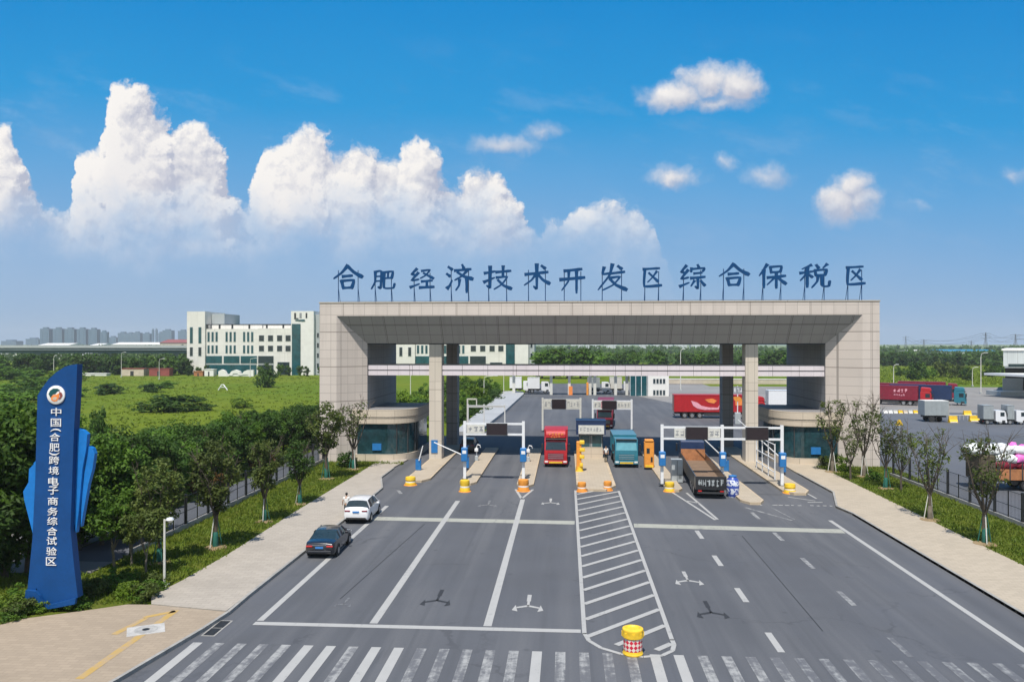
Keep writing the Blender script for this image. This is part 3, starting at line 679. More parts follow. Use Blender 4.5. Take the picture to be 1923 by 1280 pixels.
def roof_sign():
    Y = G0 + 1.0
    e = empty('rooftop_sign', ((GL + GR) / 2, Y, ZT), 0, 'row of fourteen blue brush-style Chinese characters on thin posts above the gate', 'sign')
    ox = e.location.x
    names = ['he', 'fei', 'jing', 'ji', 'ji2', 'shu', 'kai', 'fa', 'qu', 'zong', 'he', 'bao', 'shui', 'qu']
    pxs = [653, 719, 792, 863, 934, 1008, 1075, 1149, 1224, 1300, 1378, 1450, 1530, 1606]
    hts = [(497, 547), (505, 545), (503, 544), (497, 547), (499, 545), (496, 544), (500, 548), (496, 546), (500, 541), (497, 543), (494, 541), (496, 541), (496, 541), (497, 537)]
    wds = [57, 47, 46, 50, 52, 49, 48, 56, 40, 50, 59, 52, 56, 40]
    rail = MB()
    for nm, px, (t, bt), w in zip(names, pxs, hts, wds):
        x = xa(px, Y); z0, z1 = za(px, bt, Y) - ZT, za(px, t, Y) - ZT
        b = MB()
        for i, st in enumerate(GLY[nm]):
            brush(b, st[:-2], st[-2] * 1.32, st[-1] * 1.36, .01, -.09 - i * .004, .16)
        sw = (xa(px + w / 2, Y) - xa(px - w / 2, Y)); shh = z1 - z0
        b.v = [((v[0] - .5) * sw, v[1], z0 + v[2] * shh) for v in b.v]
        ch = b.build('character', M['title_blue'], e, (x - ox, 0, 0))
        for s_ in (-.32, .33):
            pb = MB()
            pb.tube([(s_ * sw, .13, .1), (s_ * sw, .13, z1 * .86)], .045, 6)
            pb.tube([(s_ * sw, .13, z0 + shh * .15), (s_ * sw, .9, .1)], .03, 5)
            pb.build('post', M['title_blue'], ch)
    MB().tube([(XF0 - ox, .13, .24), (XF1 - ox, .13, .24)], .02, 5).build('cable_rail', M['dark_metal'], e)
roof_sign()

def marks(b, x0, x1, z0, z1, n, y, mi=0, seed=0, th=.01):
    """little groups of strokes standing for lettering too small to read"""
    r = random.Random(seed); w = (x1 - x0) / n; h = z1 - z0; t = min(w, h) * .13
    for i in range(n):
        a = x0 + i * w + w * .1; c = a + w * .8
        for k in range(r.randint(2, 4)):
            zz = z0 + h * r.uniform(.05, .9); b.box(a + w * r.uniform(0, .2), c - w * r.uniform(0, .2), y - th - .001 * k, y, zz, zz + t, mi)
        for k in range(r.randint(1, 3)):
            xx = a + w * r.uniform(.05, .7); b.box(xx, xx + t, y - th - .004 - .001 * k, y, z0 + h * r.uniform(0, .3), z1 - h * r.uniform(0, .3), mi)

# guard booths inside the gate
def booth(name, label, xin, sgn, glow):
    # plan is a rounded bay that swells out of the pillar towards the lanes
    e = empty(name, (xin, G1 + .4, 0), 0, label, 'guard booth')
    def arcp(r_add, steps=14):
        pts = [(-sgn * (3.6 + r_add * .0), -1.25 - r_add)]
        for i in range(steps + 1):
            a = R(-90 + 90 * i / steps)
            rx, ry = 3.3 + r_add, 3.6 + r_add
            pts.append((sgn * (2.6 - 0.0 + math.cos(a) * rx * .9 - .45), 2.2 + math.sin(a) * ry + .15))
        pts.append((sgn * (2.6 + (3.3 + r_add) * .9 - .45), 9.0)); pts.append((-sgn * 3.6, 9.0))
        return pts
    MB().prism(arcp(.14), .0, .75).build('plinth', M['fascia'], e)
    g = MB().prism(arcp(-.05), .75, 4.15).build('glazing', M['glass_booth'], e)
    ps = arcp(0.0)
    for i in (0, 5, 9, 13, 15): MB().box(ps[i][0] - .05, ps[i][0] + .05, ps[i][1] - .05, ps[i][1] + .05, .76, 4.14).build('mullion', M['dark_metal'], g)
    MB().prism(arcp(.28), 4.15, 4.86).build('fascia', M['fascia'], e)
    MB().prism(arcp(.34), 4.9, 5.7).build('parapet', M['fascia'], e)
    MB().prism(arcp(.24), 4.86, 4.9).build('joint', M['fence_black'], e)
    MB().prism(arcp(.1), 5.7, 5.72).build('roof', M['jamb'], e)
    bx = MB(); bx.box(sgn * 1.3 - .5, sgn * 1.3 + .5, -1.36, -1.1, 1.2, 1.95).build('notice_panel', M['blue_cab'], e)
booth('guard_booth', 'curved guard booth at the foot of the gate pillar beside the sparse street trees', XI0, 1, 0)
booth('guard_booth', 'curved guard booth at the foot of the gate pillar beside the bare pruned trees', XI1, -1, 0)

# ------------------------------------------------------------------ toll islands, gantries, machines
def island(label, x0, x1, y0, y1, nose=True, skew=0.0):
    e = empty('toll_island', ((x0 + x1) / 2, y0, 0), 0, label, 'traffic island')
    w = (x1 - x0) / 2; L_ = y1 - y0
    pl = [(-w * .45, 0), (w * .45, 0), (w, w * 1.2), (w + skew, L_), (-w + skew, L_), (-w, w * 1.2)]
    MB().prism(pl, 0, .2).build('kerb_slab', M['island'], e)
    b = MB(); pts = [(p[0] * .999, p[1]) for p in pl]
    b.prism([(p[0] * .86 + skew * .07, p[1] * .985 + .12) for p in pl], .2, .206); b.build('top_paving', M['walk_warm'], e)
    return e
island('narrow toll island carrying the beige gate column closest to the black sedan', -15.2, -12.9, 74.0, 101, True)
island('narrow toll island under the first white gantry post next to the closed boom', -9.9, -8.3, 72.8, 98)
island('narrow toll island between the empty shaded lane and the red truck lane', -4.5, -2.95, 72.0, 98)
island('broad toll island with the small navy roofed toll booth', .95, 4.5, 70.6, 96)
island('narrow toll island between the teal truck and the flatbed trailer', 8.85, 10.3, 70.8, 96)
island('narrow toll island beside the flatbed trailer with the blue and white barrel', 14.3, 16.2, 65.6, 96)
island('narrow toll island with tubular railings under the last gantry post', 18.9, 21.2, 70.0, 101)

def drum_nose(px, py, label, col='yellow', r=.45, h=.9):
    o = at(px, py); o.z = 0.0
    e = empty('crash_drum', o, 0, label, 'crash drum')
    MB().lathe([(r, 0), (r, h * .3), (r * .92, h * .36), (r * .92, h * .62), (r * .98, h * .68), (r * .9, h), (r * .3, h * 1.06)], seg=18).build('drum', M[col], e)
    MB().lathe([(r * .935, h * .38), (r * .935, h * .5)], seg=18).build('reflective_band', M['mark_white'], e)
    b = MB(); b.lathe([(r * 1.25, 0), (r * 1.2, .05)], seg=18); b.build('base', M['orange'], e)
drum_nose(771, 910, 'low yellow crash drum at the tip of the column island', 'yellow', .5, .75)
drum_nose(873, 922, 'yellow crash drum below the first blue cabinet post', 'yellow', .45, 1.0)
drum_nose(983, 921, 'orange crash drum where the two white nose lines meet', 'orange', .5, 1.0)
drum_nose(1092.5, 922, 'orange crash drum on the hatched corner of the broad island nearer the red truck', 'orange', .4, .8)
drum_nose(1141, 920, 'orange crash drum on the hatched corner of the broad island nearer the teal truck', 'orange', .38, .8)
drum_nose(1257, 922, 'yellow crash drum on the island tip between teal truck and flatbed', 'yellow', .45, .8)
drum_nose(1483, 925, 'yellow and pink crash drum at the tip of the railed island', 'yellow', .5, .8)

def china_drum():
    o = at(1375.5, 932); o.z = 0
    e = empty('painted_barrel', o, 0, 'blue and white patterned barrel behind the tail of the flatbed trailer', 'barrel')
    prof = [(.42, 0), (.5, .25), (.55, .6), (.55, 1.1), (.5, 1.45), (.36, 1.62), (.3, 1.72), (.34, 1.76), (.1, 1.78)]
    m, b_ = newmat('blue_white_glaze'); p = ocoord(); x, y, z = sep(p)
    f = S.math('MAXIMUM', sstep(noise(p, 4.5, 2, .5), .5, .56), sstep(S.math('SINE', z * 9.0), .55, .7))
    inp(b_, 'Base Color', mixc(f, (.62, .66, .74), (.04, .08, .36))); inp(b_, 'Roughness', .35)
    MB().lathe(prof, seg=22).build('body', m, e)
    MB().lathe([(.3, 1.7), (.36, 1.74), (.36, 1.8), (.12, 1.86)], seg=18).build('rim', M['blue_cab'], e)
china_drum()
def barrel():
    o = at(1188, 1226); o.z = 0
    e = empty('crash_barrel', o, 0, 'yellow crash barrel with red and white diamonds on the hatched gore', 'crash barrel')
    MB().lathe([(.4, 0), (.42, .06), (.39, .12), (.385, .2)], seg=28).build('base', M['yellow'], e)
    m, b_ = newmat('red_white_diamonds'); p = ocoord(); x, y, z = sep(p)
    ang = S.math('ARCTAN2', x, y)
    a = S.math('SINE', ang * 7. + z * 16.); c = S.math('SINE', ang * 7. - z * 16.)
    inp(b_, 'Base Color', mixc(sstep(a * c, -.06, .06), (.72, .62, .55), (.55, .02, .05))); inp(b_, 'Roughness', .4)
    MB().lathe([(.385, .2), (.39, .25), (.39, .68), (.385, .72)], seg=28).build('reflective_sleeve', m, e)
    b = MB().lathe([(.385, .72), (.43, .76), (.435, .86), (.42, 1.0), (.435, 1.05), (.42, 1.1), (.3, 1.13), (.24, 1.07)], seg=28)
    b.build('top', M['yellow'], e)
    b = MB()
    for k in range(8):
        a_ = k * math.pi / 4; b.box(-.05, .05, .41, .455, .78, .98, 0, Matrix.Rotation(a_, 4, 'Z'))
    b.build('lug', M['yellow'], e); e.scale = (1.03, 1.03, .98)
barrel()

def led(e, x0, x1, z0, z1, y):
    b = MB().box(x0, x1, y, y + .22, z0, z1); o = b.build('led_board', M['led'], e)
    b = MB().box(x0 - .05, x1 + .05, y + .02, y + .26, z0 - .05, z1 + .05); b.build('bezel', M['dark_metal'], o)
def cabinet(e, x, y, z0=1.9, z1=3.2, r=.3):
    c = MB().cbox(x - r, x + r, y - .3, y + .22, z0, z1, .05).build('cabinet', M['blue_cab'], e)
    b = MB(); b.box(x - r * .6, x + r * .6, y - .315, y - .3, z0 + .75, z0 + 1.05); b.build('window', M['mark_white'], c)
def gantry(label, Y, posts, ztop, zlow, boards, panels, cab=True, thick=.13, seed=1, m='white', mesh=False):
    x0 = posts[0]
    e = empty('toll_gantry', (x0, Y, 0), 0, label, 'gantry')
    for x in posts:
        p = MB().box(x - x0 - thick, x - x0 + thick, -thick, thick, .2, ztop + .25).build('post', M[m], e)
        MB().box(x - x0 - .28, x - x0 + .28, -.28, .28, .19, .24).build('base_plate', M['dark_metal'], p)
        if cab: cabinet(e, x - x0, -.16)
    for z in (ztop, zlow):
        MB().box(posts[0] - x0, posts[-1] - x0, -.1, .1, z - .09, z + .09).build('beam', M[m], e)
    for a, c in boards: led(e, a - x0, c - x0, zlow + .02, ztop + .02, -.4)
    for i, (a, c) in enumerate(panels):
        pn = MB().box(a - x0, c - x0, -.12, -.06, zlow + .1, ztop - .1).build('sign_panel', M['off_white'], e)
        b = MB(); marks(b, a - x0 + .05, c - x0 - .05, zlow + .25, ztop - .25, max(2, int((c - a) / .42)), -.12, seed=seed + i); b.build('lettering', M['mark_grey'], pn)
    return e
gY = 75.2
gantry('white two post toll gantry with one dark message board over the shaded lanes', gY, [xa(873, gY), xa(983, gY)], za(0, 789, gY), za(0, 808, gY), [(xa(915, gY), xa(952, gY))], [(xa(878, gY), xa(910, gY))], seed=3)
gY2 = 73.6
gantry('white three post toll gantry with two dark message boards over the flatbed lane', gY2, [xa(1243, gY2), xa(1356, gY2), xa(1468, gY2)], za(0, 793, gY2), za(0, 813, gY2), [(xa(1288, gY2), xa(1327, gY2)), (xa(1400, gY2), xa(1440, gY2))], [(xa(1266, gY2), xa(1286, gY2)), (xa(1329, gY2), xa(1352, gY2))], seed=5)
g3 = 118.0
gantry('white yard gantry with a dark board standing in the yard beside the pale kerb strip', g3, [xa(1019, g3), xa(1090, g3)], za(0, 745, g3), za(0, 761, g3), [(xa(1037, g3), xa(1062, g3))], [(xa(1064, g3), xa(1088, g3)), (xa(1021, g3), xa(1035, g3))], cab=False, seed=7, m='off_white')
gantry('white yard gantry with a dark board over the maroon truck', g3 + 2, [xa(1113, g3 + 2), xa(1186, g3 + 2)], za(0, 747, g3 + 2), za(0, 761, g3 + 2), [(xa(1131, g3 + 2), xa(1157, g3 + 2))], [(xa(1115, g3 + 2), xa(1129, g3 + 2)), (xa(1159, g3 + 2), xa(1184, g3 + 2))], cab=False, seed=9)
g4 = 112.0
gantry('small white open frame in front of the dark hedge beyond the gate', g4, [xa(879, g4), xa(909, g4), xa(948, g4)], za(0, 757, g4), za(0, 758.5, g4), [], [], cab=False, thick=.08)
def tall_frame():
    Y = 112.6; a, c = xa(878, Y), xa(895, Y)
    e = empty('height_frame', (a, Y, 0), 0, 'cream square measuring frame on a post in front of the shrubs', 'frame')
    MB().box(-.1, .1, -.1, .1, 0, za(0, 744, Y)).build('post', M['off_white'], e)
    MB().box(0, c - a, -.07, .07, za(0, 746, Y), za(0, 743.5, Y)).build('top_bar', M['off_white'], e)
    MB().box(c - a - .07, c - a + .07, -.07, .07, za(0, 757, Y), za(0, 744, Y)).build('drop_bar', M['off_white'], e)
tall_frame()

def toll_booth():
    Y = 89.6; x0, x1 = xa(1087, Y), xa(1132, Y)
    e = empty('toll_booth', ((x0 + x1) / 2, Y, .2), 0, 'small glazed toll booth with navy roof and pale sign panel', 'toll booth')
    w = (x1 - x0) / 2
    MB().box(-w, w, 0, 2.0, 0, 1.25).build('lower_wall', M['fascia'], e)
    MB().box(-w + .05, w - .05, .05, 1.95, 1.25, 2.7).build('glazing', M['kiosk_grey'], e)
    for xx in (-w, -.04, w - .08): MB().box(xx, xx + .08, -.01, .06, 1.25, 2.7).build('mullion', M['dark_metal'], e)
    for xa_, xb_ in ((-w + .15, -.12), (.14, w - .16)): MB().box(xa_, xb_, .02, .045, 1.3, 2.55).build('window', M['glass_teal'], e)
    r = MB().box(-w - .3, w + .3, -.5, 2.3, 2.7, 4.2).build('roof', M['navy'], e)
    MB().box(-w - .05, w + .12, -.56, -.505, 2.78, 3.75).build('sign_panel', M['off_white'], r)
    b = MB(); marks(b, -w + .1, w - .1, 3.0, 3.55, 7, -.56, seed=21); b.build('lettering', M['mark_grey'], r)
    MB().box(-w - .34, w + .34, -.54, 2.34, 4.202, 4.27).build('roof_edge', M['navy'], r)
toll_booth()
def card_machine(px, py, label, h=2.3, w=.45, col='orange'):
    o = at(px, py, .2)
    e = empty('card_machine', o, 0, label, 'card machine')
    MB().cbox(-w, w, -.35, .35, 0, h, .06).build('body', M[col], e)
    MB().cbox(-w * .9, w * .9, -.42, .4, h, h + .22, .05).build('hood', M[col], e)
    MB().box(-w * .55, w * .1, -.365, -.35, h * .55, h * .75).build('screen', M['glass'], e)
    MB().box(w * .3, w * .7, -.37, -.35, h * .22, h * .42).build('card_slot', M['fence_black'], e)
    MB().box(-w * .8, w * .8, -.39, -.352, .06, .3).build('kick_plate', M['yellow'], e)
card_machine(1218.5, 877, 'plain orange card machine standing beside the teal truck', 2.7, .5)
def stacked_machine():
    o = at(1088, 884, .2)
    e = empty('barrier_machine', o, 0, 'tall amber ticket column with stacked readers beside the red truck', 'ticket machine')
    MB().cbox(-.3, .2, -.3, .3, 0, 3.0, .05).build('column', M['orange'], e)
    for z, w in ((2.75, .5), (2.0, .55), (1.3, .5), (.5, .35)): MB().cbox(.0, w, -.42, .2, z, z + .35, .05).build('reader', M['yellow'], e)
    MB().lathe([(.42, 0), (.36, .2), (.36, .5)], seg=14).build('foot', M['yellow'], e)
stacked_machine()
def boom(px, py, pts, label, z=.2):
    o = at(px, py, z)
    e = empty('boom_barrier', o, 0, label, 'barrier')
    h = MB().cbox(-.28, .28, -.2, .2, 0, 1.15, .05).build('housing', M['blue_cab'], e)
    MB().cbox(-.3, .3, -.22, .22, 1.15, 1.22, .03).build('lid', M['dark_metal'], h)
    MB().tube([Vector(p) for p in pts], [.07, .05], 6).build('arm', M['white'], e)
boom(786, 882, [(.1, -.25, 1.0), (.5, -.3, 2.5)], 'blue boom barrier with a short stub arm beside the curved booth')
boom(876, 878, [(0, -.3, 1.2), (-3.4, .1, 2.6)], 'boom barrier with white arm lowered towards the beige column', .2)
boom(1363, 884, [(0, -.3, 1.1), (-3.0, .0, 4.0)], 'boom barrier with white arm raised above the flatbed lane')
boom(1470, 886, [(0, -.3, 1.2), (-4.4, .0, 5.2)], 'boom barrier with white arm raised at the railed island')
def kiosk():
    o = at(1270.5, 905); o.z = 0
    e = empty('control_cabinet', o, 0, 'tall pale grey steel cabinet close to the side of the flatbed trailer', 'cabinet')
    MB().cbox(-.52, .52, -.4, .4, .05, 2.2, .03).build('body', M['kiosk_grey'], e)
    MB().box(-.02, .02, -.412, -.4, .12, 2.1).build('door_gap', M['dark_metal'], e)
    b = MB()
    for k in range(5): b.box(.1, .42, -.412, -.4, .4 + k * .09, .44 + k * .09)
    b.build('vent', M['dark_metal'], e)
    MB().box(-.55, .55, -.43, .43, 0, .05).build('plinth', M['dark_metal'], e)
kiosk()
def reader_post(px, py, label):
    o = at(px, py, .2)
    e = empty('reader_post', o, 0, label, 'card reader')
    MB().tube([(0, 0, 0), (0, 0, 1.5), (.12, -.1, 1.75), (.4, -.2, 1.7), (.45, -.2, 1.45)], .06, 8).build('stem', M['white'], e)
    MB().cbox(-.2, .2, -.3, .05, 1.0, 1.35, .04).build('reader', M['white'], e)
    MB().cbox(-.18, .18, -.18, .18, 0, .5, .03).build('base', M['kiosk_grey'], e)
reader_post(895, 864, 'white swan neck card reader on the island with the closed boom')
reader_post(992, 866, 'white swan neck card reader between the shaded lane and red truck')
def railing():
    Y0, Y1 = at(1430, 893).y, at(1395, 872).y
    e = empty('railing', (19.6, 76.5, .2), 0, 'white tubular railing on the island beside the blue cabinet post', 'railing')
    for k in range(4): MB().tube([(0, k * 2.4, 0), (0, k * 2.4, 3.4 - k * .1)], .06, 7).build('post', M['white'], e)
    for z in (3.3, 1.9, .7): MB().tube([(0, 0, z), (0, 7.2, z)], .05, 7).build('rail', M['white'], e)
railing()
def cctv(px, py, h, label, rz=0):
    o = at(px, py, .1)
    e = empty('camera_pole', o, rz, label, 'camera pole')
    MB().tube([(0, 0, 0), (0, 0, h)], [.07, .055], 8).build('pole', M['off_white'], e)
    MB().cbox(-.2, .2, -.2, .2, 0, .12, .03).build('base', M['off_white'], e)
    a = MB().tube([(0, 0, h - .1), (.28, 0, h + .0)], .03, 6).build('arm', M['off_white'], e)
    MB().lathe([(.02, .14), (.17, .1), (.21, .0), (.1, -.12), (.02, -.16)], .3, 0, h - .02, seg=14).build('dome', M['car_white'], a)
cctv(309.5, 1099, 3.55, 'short white camera pole on the verge beside the pale paving')

# ------------------------------------------------------------------ the blue pylon sign at the entrance
def text_mesh(ch, size, th, bold=.02):
    c = bpy.data.curves.new('glyph', 'FONT'); c.body = ch; c.size = size; c.extrude = th; c.offset = bold * size; c.resolution_u = 3
    o = bpy.data.objects.new('glyph', c); C.objects.link(o)
    dg = bpy.context.evaluated_depsgraph_get()
    me = bpy.data.meshes.new_from_object(o.evaluated_get(dg)); bpy.data.objects.remove(o); bpy.data.curves.remove(c)
    return me
def pylon():
    base = at(104, 1146, 0.05); Y = base.y
    e = empty('pylon_sign', base, 0, 'tall dark blue vertical pylon sign with emblem and white Chinese characters on the grass', 'sign')
    K = lambda px, py: ((atY(px, py, Y).x - base.x), za(px, py, Y) - base.z)
    main = [(55, 1144), (68, 1010), (73, 900), (77, 742), (86, 727), (97, 712), (112, 698), (128, 688), (140, 684.5), (151, 683), (149, 740), (145, 810), (142, 900), (139, 990), (146, 1060), (153, 1118), (120, 1126), (100, 1131), (90, 1128), (82, 1113), (76, 1100)]
    MB().slab([K(*p) for p in main], -.25, .18).build('main_slab', M['sign_blue'], e)
    fold = [(78, 1104), (86, 1112), (92, 1124), (100, 1130), (122, 1125), (153, 1117), (151, 1128), (110, 1136), (62, 1141), (56, 1140), (60, 1102)]
    MB().slab([K(*p) for p in fold], -.42, -.26).build('base_fold', M['sign_blue'], e)
    lw = [(62, 1000), (46, 938), (44, 922), (54, 905), (55, 880), (63, 872), (77, 863), (74, 940), (69, 1050), (61, 1090)]
    MB().slab([K(*p) for p in lw], .0, .25).build('wing', M['wing_blue'], e)
    lw2 = [(77, 858), (67, 868), (72, 915), (73, 940), (76, 900)]
    MB().slab([K(*p) for p in lw2], -.14, .1).build('wing', M['wing_blue'], e)
    r1 = [(140, 803), (155, 808), (163, 815), (161, 842), (154, 880), (147, 960), (142, 1000), (139, 980), (142, 900)]
    MB().slab([K(*p) for p in r1], .05, .3).build('wing', M['wing_blue'], e)
    r2 = [(162, 838), (170, 842), (174, 852), (170, 880), (162, 910), (156, 945), (148, 990), (150, 925), (156, 878)]
    MB().slab([K(*p) for p in r2], .18, .42).build('wing', M['wing_blue'], e)
    # emblem
    cx, cz = K(112.5, 740.5); s = .0262
    em = MB().lathe([(17.2 * s, 0), (17.2 * s, .06), (16 * s, .08)], cx, -.25, cz, seg=32, axis='y').build('emblem', M['mark_white'], e)
    def blob(pts, m, nm, dy): MB().slab([(cx + x * s, cz + z * s) for x, z in pts], -.345 - dy, -.33).build(nm, M[m], em)
    blob([(-13, 2), (-10, 8), (-4, 12), (4, 12), (9, 9), (3, 6), (0, 2), (-5, 1), (-9, -5)], 'glass_teal', 'teal_arc', 0)
    blob([(-8, -4), (-4, 0), (2, 1), (8, 4), (7, -4), (3, -11), (-3, -12), (-8, -9)], 'mark_orange', 'orange_field', .002)
    blob([(7, 7), (12, 4), (14, -1), (10, -7), (6, -9), (9, -2)], 'brick_red', 'red_arc', .004)
    blob([(-5, -5), (0, -3), (4, -5), (1, -9), (-4, -9)], 'sand', 'pale_field', .006)
    txt = '中国（合肥）跨境电子商务综合试验区'
    py = [772, 792, 806, 819, 838, 850, 862, 881, 901, 918, 938, 957, 975, 994, 1012, 1031, 1050]
    for i, (ch, y) in enumerate(zip(txt, py)):
        u = (y - 772) / (1050 - 772); px = 113 - 7.5 * u - (1.5 if i > 2 else 0)
        par = ch in '（）'
        me = text_mesh({'（': '(', '）': ')'}.get(ch, ch), 1.0, .03, .0)
        xs = [v.co.x for v in me.vertices]; ys = [v.co.y for v in me.vertices]
        mx, my = (min(xs) + max(xs)) / 2, (min(ys) + max(ys)) / 2; W, H = max(xs) - min(xs), max(ys) - min(ys)
        tw, th = 19.5 * s, (14.8 if not par else 5.5) * s
        x, z = K(px, y)
        b = MB(); vs = []
        for v in me.vertices:
            lx, ly = (v.co.x - mx), (v.co.y - my)
            if par: lx, ly = ly / H * tw, (-lx if ch == '（' else -lx) / W * th
            else: lx, ly = lx / W * tw, ly / H * th
            vs.append((x + lx, -.28 - v.co.z * .6, z + ly))
        b.add(vs, [list(p.vertices) for p in me.polygons])
        o = b.build('character', M['mark_white'], e); bpy.data.meshes.remove(me)
pylon()

# ------------------------------------------------------------------ vehicles
def wheel(par, x, y, r, w, rimr=.6, name='wheel'):
    t = MB().lathe([(r * .55, -w / 2), (r * .93, -w / 2), (r, -w * .32), (r, w * .32), (r * .93, w / 2), (r * .55, w / 2)], x, y, r, seg=20, axis='x').build(name, M['rubber'], par)
    s = 1 if x > 0 else -1
    MB().lathe([(.02, s * w * .5), (r * rimr * .4, s * w * .5), (r * rimr * .95, s * w * .4), (r * rimr, s * w * .53)][::s], x, y, r, seg=14, axis='x').build('rim', M['alloy'], t)
    return t
def loft(b, st, side_mi):
    """st: stations of (y, ring of half-profile (x,z) from bottom centre to top centre)"""
    n = len(st[0][1]); rings = []
    for y, pr in st:
        rings.append([(x, y, z) for x, z in pr] + [(-x, y, z) for x, z in pr[-2:0:-1]])
    m = len(rings[0]); vs = [v for r_ in rings for v in r_]
    base = len(b.v); b.v += vs
    for i in range(len(rings) - 1):
        for k in range(m):
            seg = k if k < n - 1 else m - 1 - k
            b.f.append([base + i * m + k, base + i * m + (k + 1) % m, base + (i + 1) * m + (k + 1) % m, base + (i + 1) * m + k][::-1]); b.m.append(side_mi(i, seg)); b.sm.append(True)
    b.f.append([base + k for k in range(m)]); b.m.append(0); b.sm.append(False)
    b.f.append([base + (len(rings) - 1) * m + k for k in range(m)][::-1]); b.m.append(0); b.sm.append(False)
def car(kind, paint, loc, rz, label, group=None):
    """nose towards +y of the car, tail at y = 0"""
    e = empty('parked_car', loc, rz, label, 'car', group)
    if kind == 'sedan':
        T = [(0, .78, .38, .86, .88, .86), (.08, .86, .28, .93, .96, .86), (.35, .9, .22, .96, 1.0, .84), (.75, .91, .22, .97, 1.04, .8), (1.55, .92, .22, .98, 1.42, .66), (2.1, .92, .22, .97, 1.465, .66), (2.7, .92, .22, .96, 1.44, .65), (3.6, .91, .22, .93, 1.02, .78), (4.4, .88, .24, .82, .87, .8), (4.72, .8, .3, .68, .72, .74), (4.82, .7, .36, .58, .6, .64)]
        cab = (3, 7)
    else:
        T = [(0, .78, .45, .98, 1.0, .74), (.07, .88, .34, 1.05, 1.12, .78), (.22, .91, .28, 1.08, 1.2, .74), (.62, .92, .26, 1.08, 1.6, .68), (1.3, .93, .26, 1.08, 1.68, .69), (2.4, .93, .26, 1.06, 1.67, .68), (2.9, .93, .26, 1.04, 1.56, .67), (3.65, .92, .26, 1.02, 1.12, .78), (4.3, .9, .28, .92, .98, .8), (4.58, .82, .32, .78, .8, .74), (4.66, .74, .4, .66, .68, .66)]
        cab = (2, 7)
    st = []
    for y, w, zb, zt, zr, wr in T:
        wr_ = w * wr / .92 if zr > zt + .15 else w * .86
        st.append((y, [(0, zb), (w * .9, zb), (w * .99, zb + .14), (w, zb + (zt - zb) * .55), (w * .95, zt), (wr_, zr - .025), (wr_ * .55, zr + .02), (0, zr + .03)]))
    def mi(i, seg):
        a, c = cab
        if seg == 4 and a <= i < c: return 1
        if i == a and seg >= 5: return 1          # rear window
        if i == c - 1 and seg >= 5: return 1      # windscreen
        if seg == 0: return 2
        return 0
    full = MB(); loft(full, st, mi)
    for k, (nm, mt) in enumerate((('body', paint), ('windows', M['glass']), ('underside', M['rubber']))):
        b = MB(); b.v = full.v
        for f, m_, s_ in zip(full.f, full.m, full.sm):
            if m_ == k: b.f.append(f); b.m.append(0); b.sm.append(s_)
        # keep only used points
        us = sorted({i for f in b.f for i in f}); mp = {o_: i for i, o_ in enumerate(us)}
        b.v = [full.v[i] for i in us]; b.f = [[mp[i] for i in f] for f in b.f]
        o = b.build(nm, mt, e, sharp=50)
        if nm == 'body': body = o
    # pillars
    pb = MB(); mid = (T[cab[0] + 2][0] + T[cab[1] - 2][0]) / 2
    for s in (-1, 1):
        i0 = cab[0] + 1
        for i in (cab[0] + 1, cab[1] - 1):
            y, w, zb, zt, zr, wr = T[i]; pr = st[i][1]
            yy = y
            pb.tube([(s * pr[4][0], yy - (.0 if i == i0 else -.55), pr[4][1]), (s * (pr[5][0] + .005), yy, pr[5][1])], .05, 6)
        pb.tube([(s * .885, mid, .97), (s * .66, mid - .05, T[4][4] - .03)], .035, 6)
    pb.build('pillars', paint, body)
    zb_ = .62 if kind == 'sedan' else .82
    for s in (-1, 1):
        MB().cbox(s * .62 - .2, s * .62 + .2, -.035 if kind == 'sedan' else -.03, .16, zb_ + .1, zb_ + .2, .02).build('tail_lamp', M['lamp_red'] if kind == 'sedan' else M['maroon'], e)
        MB().cbox(s * .62 - .17, s * .62 + .17, T[-1][0] - .32, T[-1][0] - .0, .55, .68, .03).build('headlamp', M['lamp_clear'], e)
        mrr = MB().cbox(s * 1.0 - .11, s * 1.0 + .11, T[cab[1] - 1][0] - .1, T[cab[1] - 1][0] + .06, .96, 1.1, .03); mrr.build('mirror', paint, e)
        for yy in (.95, 3.75):
            MB().lathe([(.42, -.01), (.42, .01)], s * .915, yy, .33, seg=22, axis='x').build('wheel_arch', M['rubber'], e)
            wheel(e, s * .84, yy, .33, .2)
    MB().box(-.24, .24, -.045, -.02, zb_ + .02, zb_ + .14).build('number_plate', M['plate_blue'], e)
    MB().cbox(-.72, .72, -.03, .12, .36, .5, .03).build('bumper', M['rubber'] if kind != 'sedan' else paint, e)
    if kind == 'sedan': MB().box(-.45, .45, -.04, -.02, zb_ + .2, zb_ + .235).build('trim', M['alloy'], e)
    return e
def place_car(kind, paint, px, py, label, rz=0, z=0, group=None):
    o = at(px, py, z); return car(kind, paint, (o.x, o.y, z), rz, label, group)
place_car('sedan', M['car_black'], 600, 1049, 'black sedan parked along the kerb behind the white car', R(1.5))
place_car('suv', M['car_white'], 668.5, 984, 'white hatchback parked along the kerb with a man beside it', R(1.5))
place_car('suv', M['black'], 877, 851, 'dark car waiting in the shade beneath the gate', R(0))
car('suv', M['car_white'], (-31, 49.5, -.02), R(78), 'white car parked behind the short camera pole')
car('sedan', M['car_white'], (-34.5, 54.0, -.02), R(85), 'white car half hidden by trees right of the blue pylon')

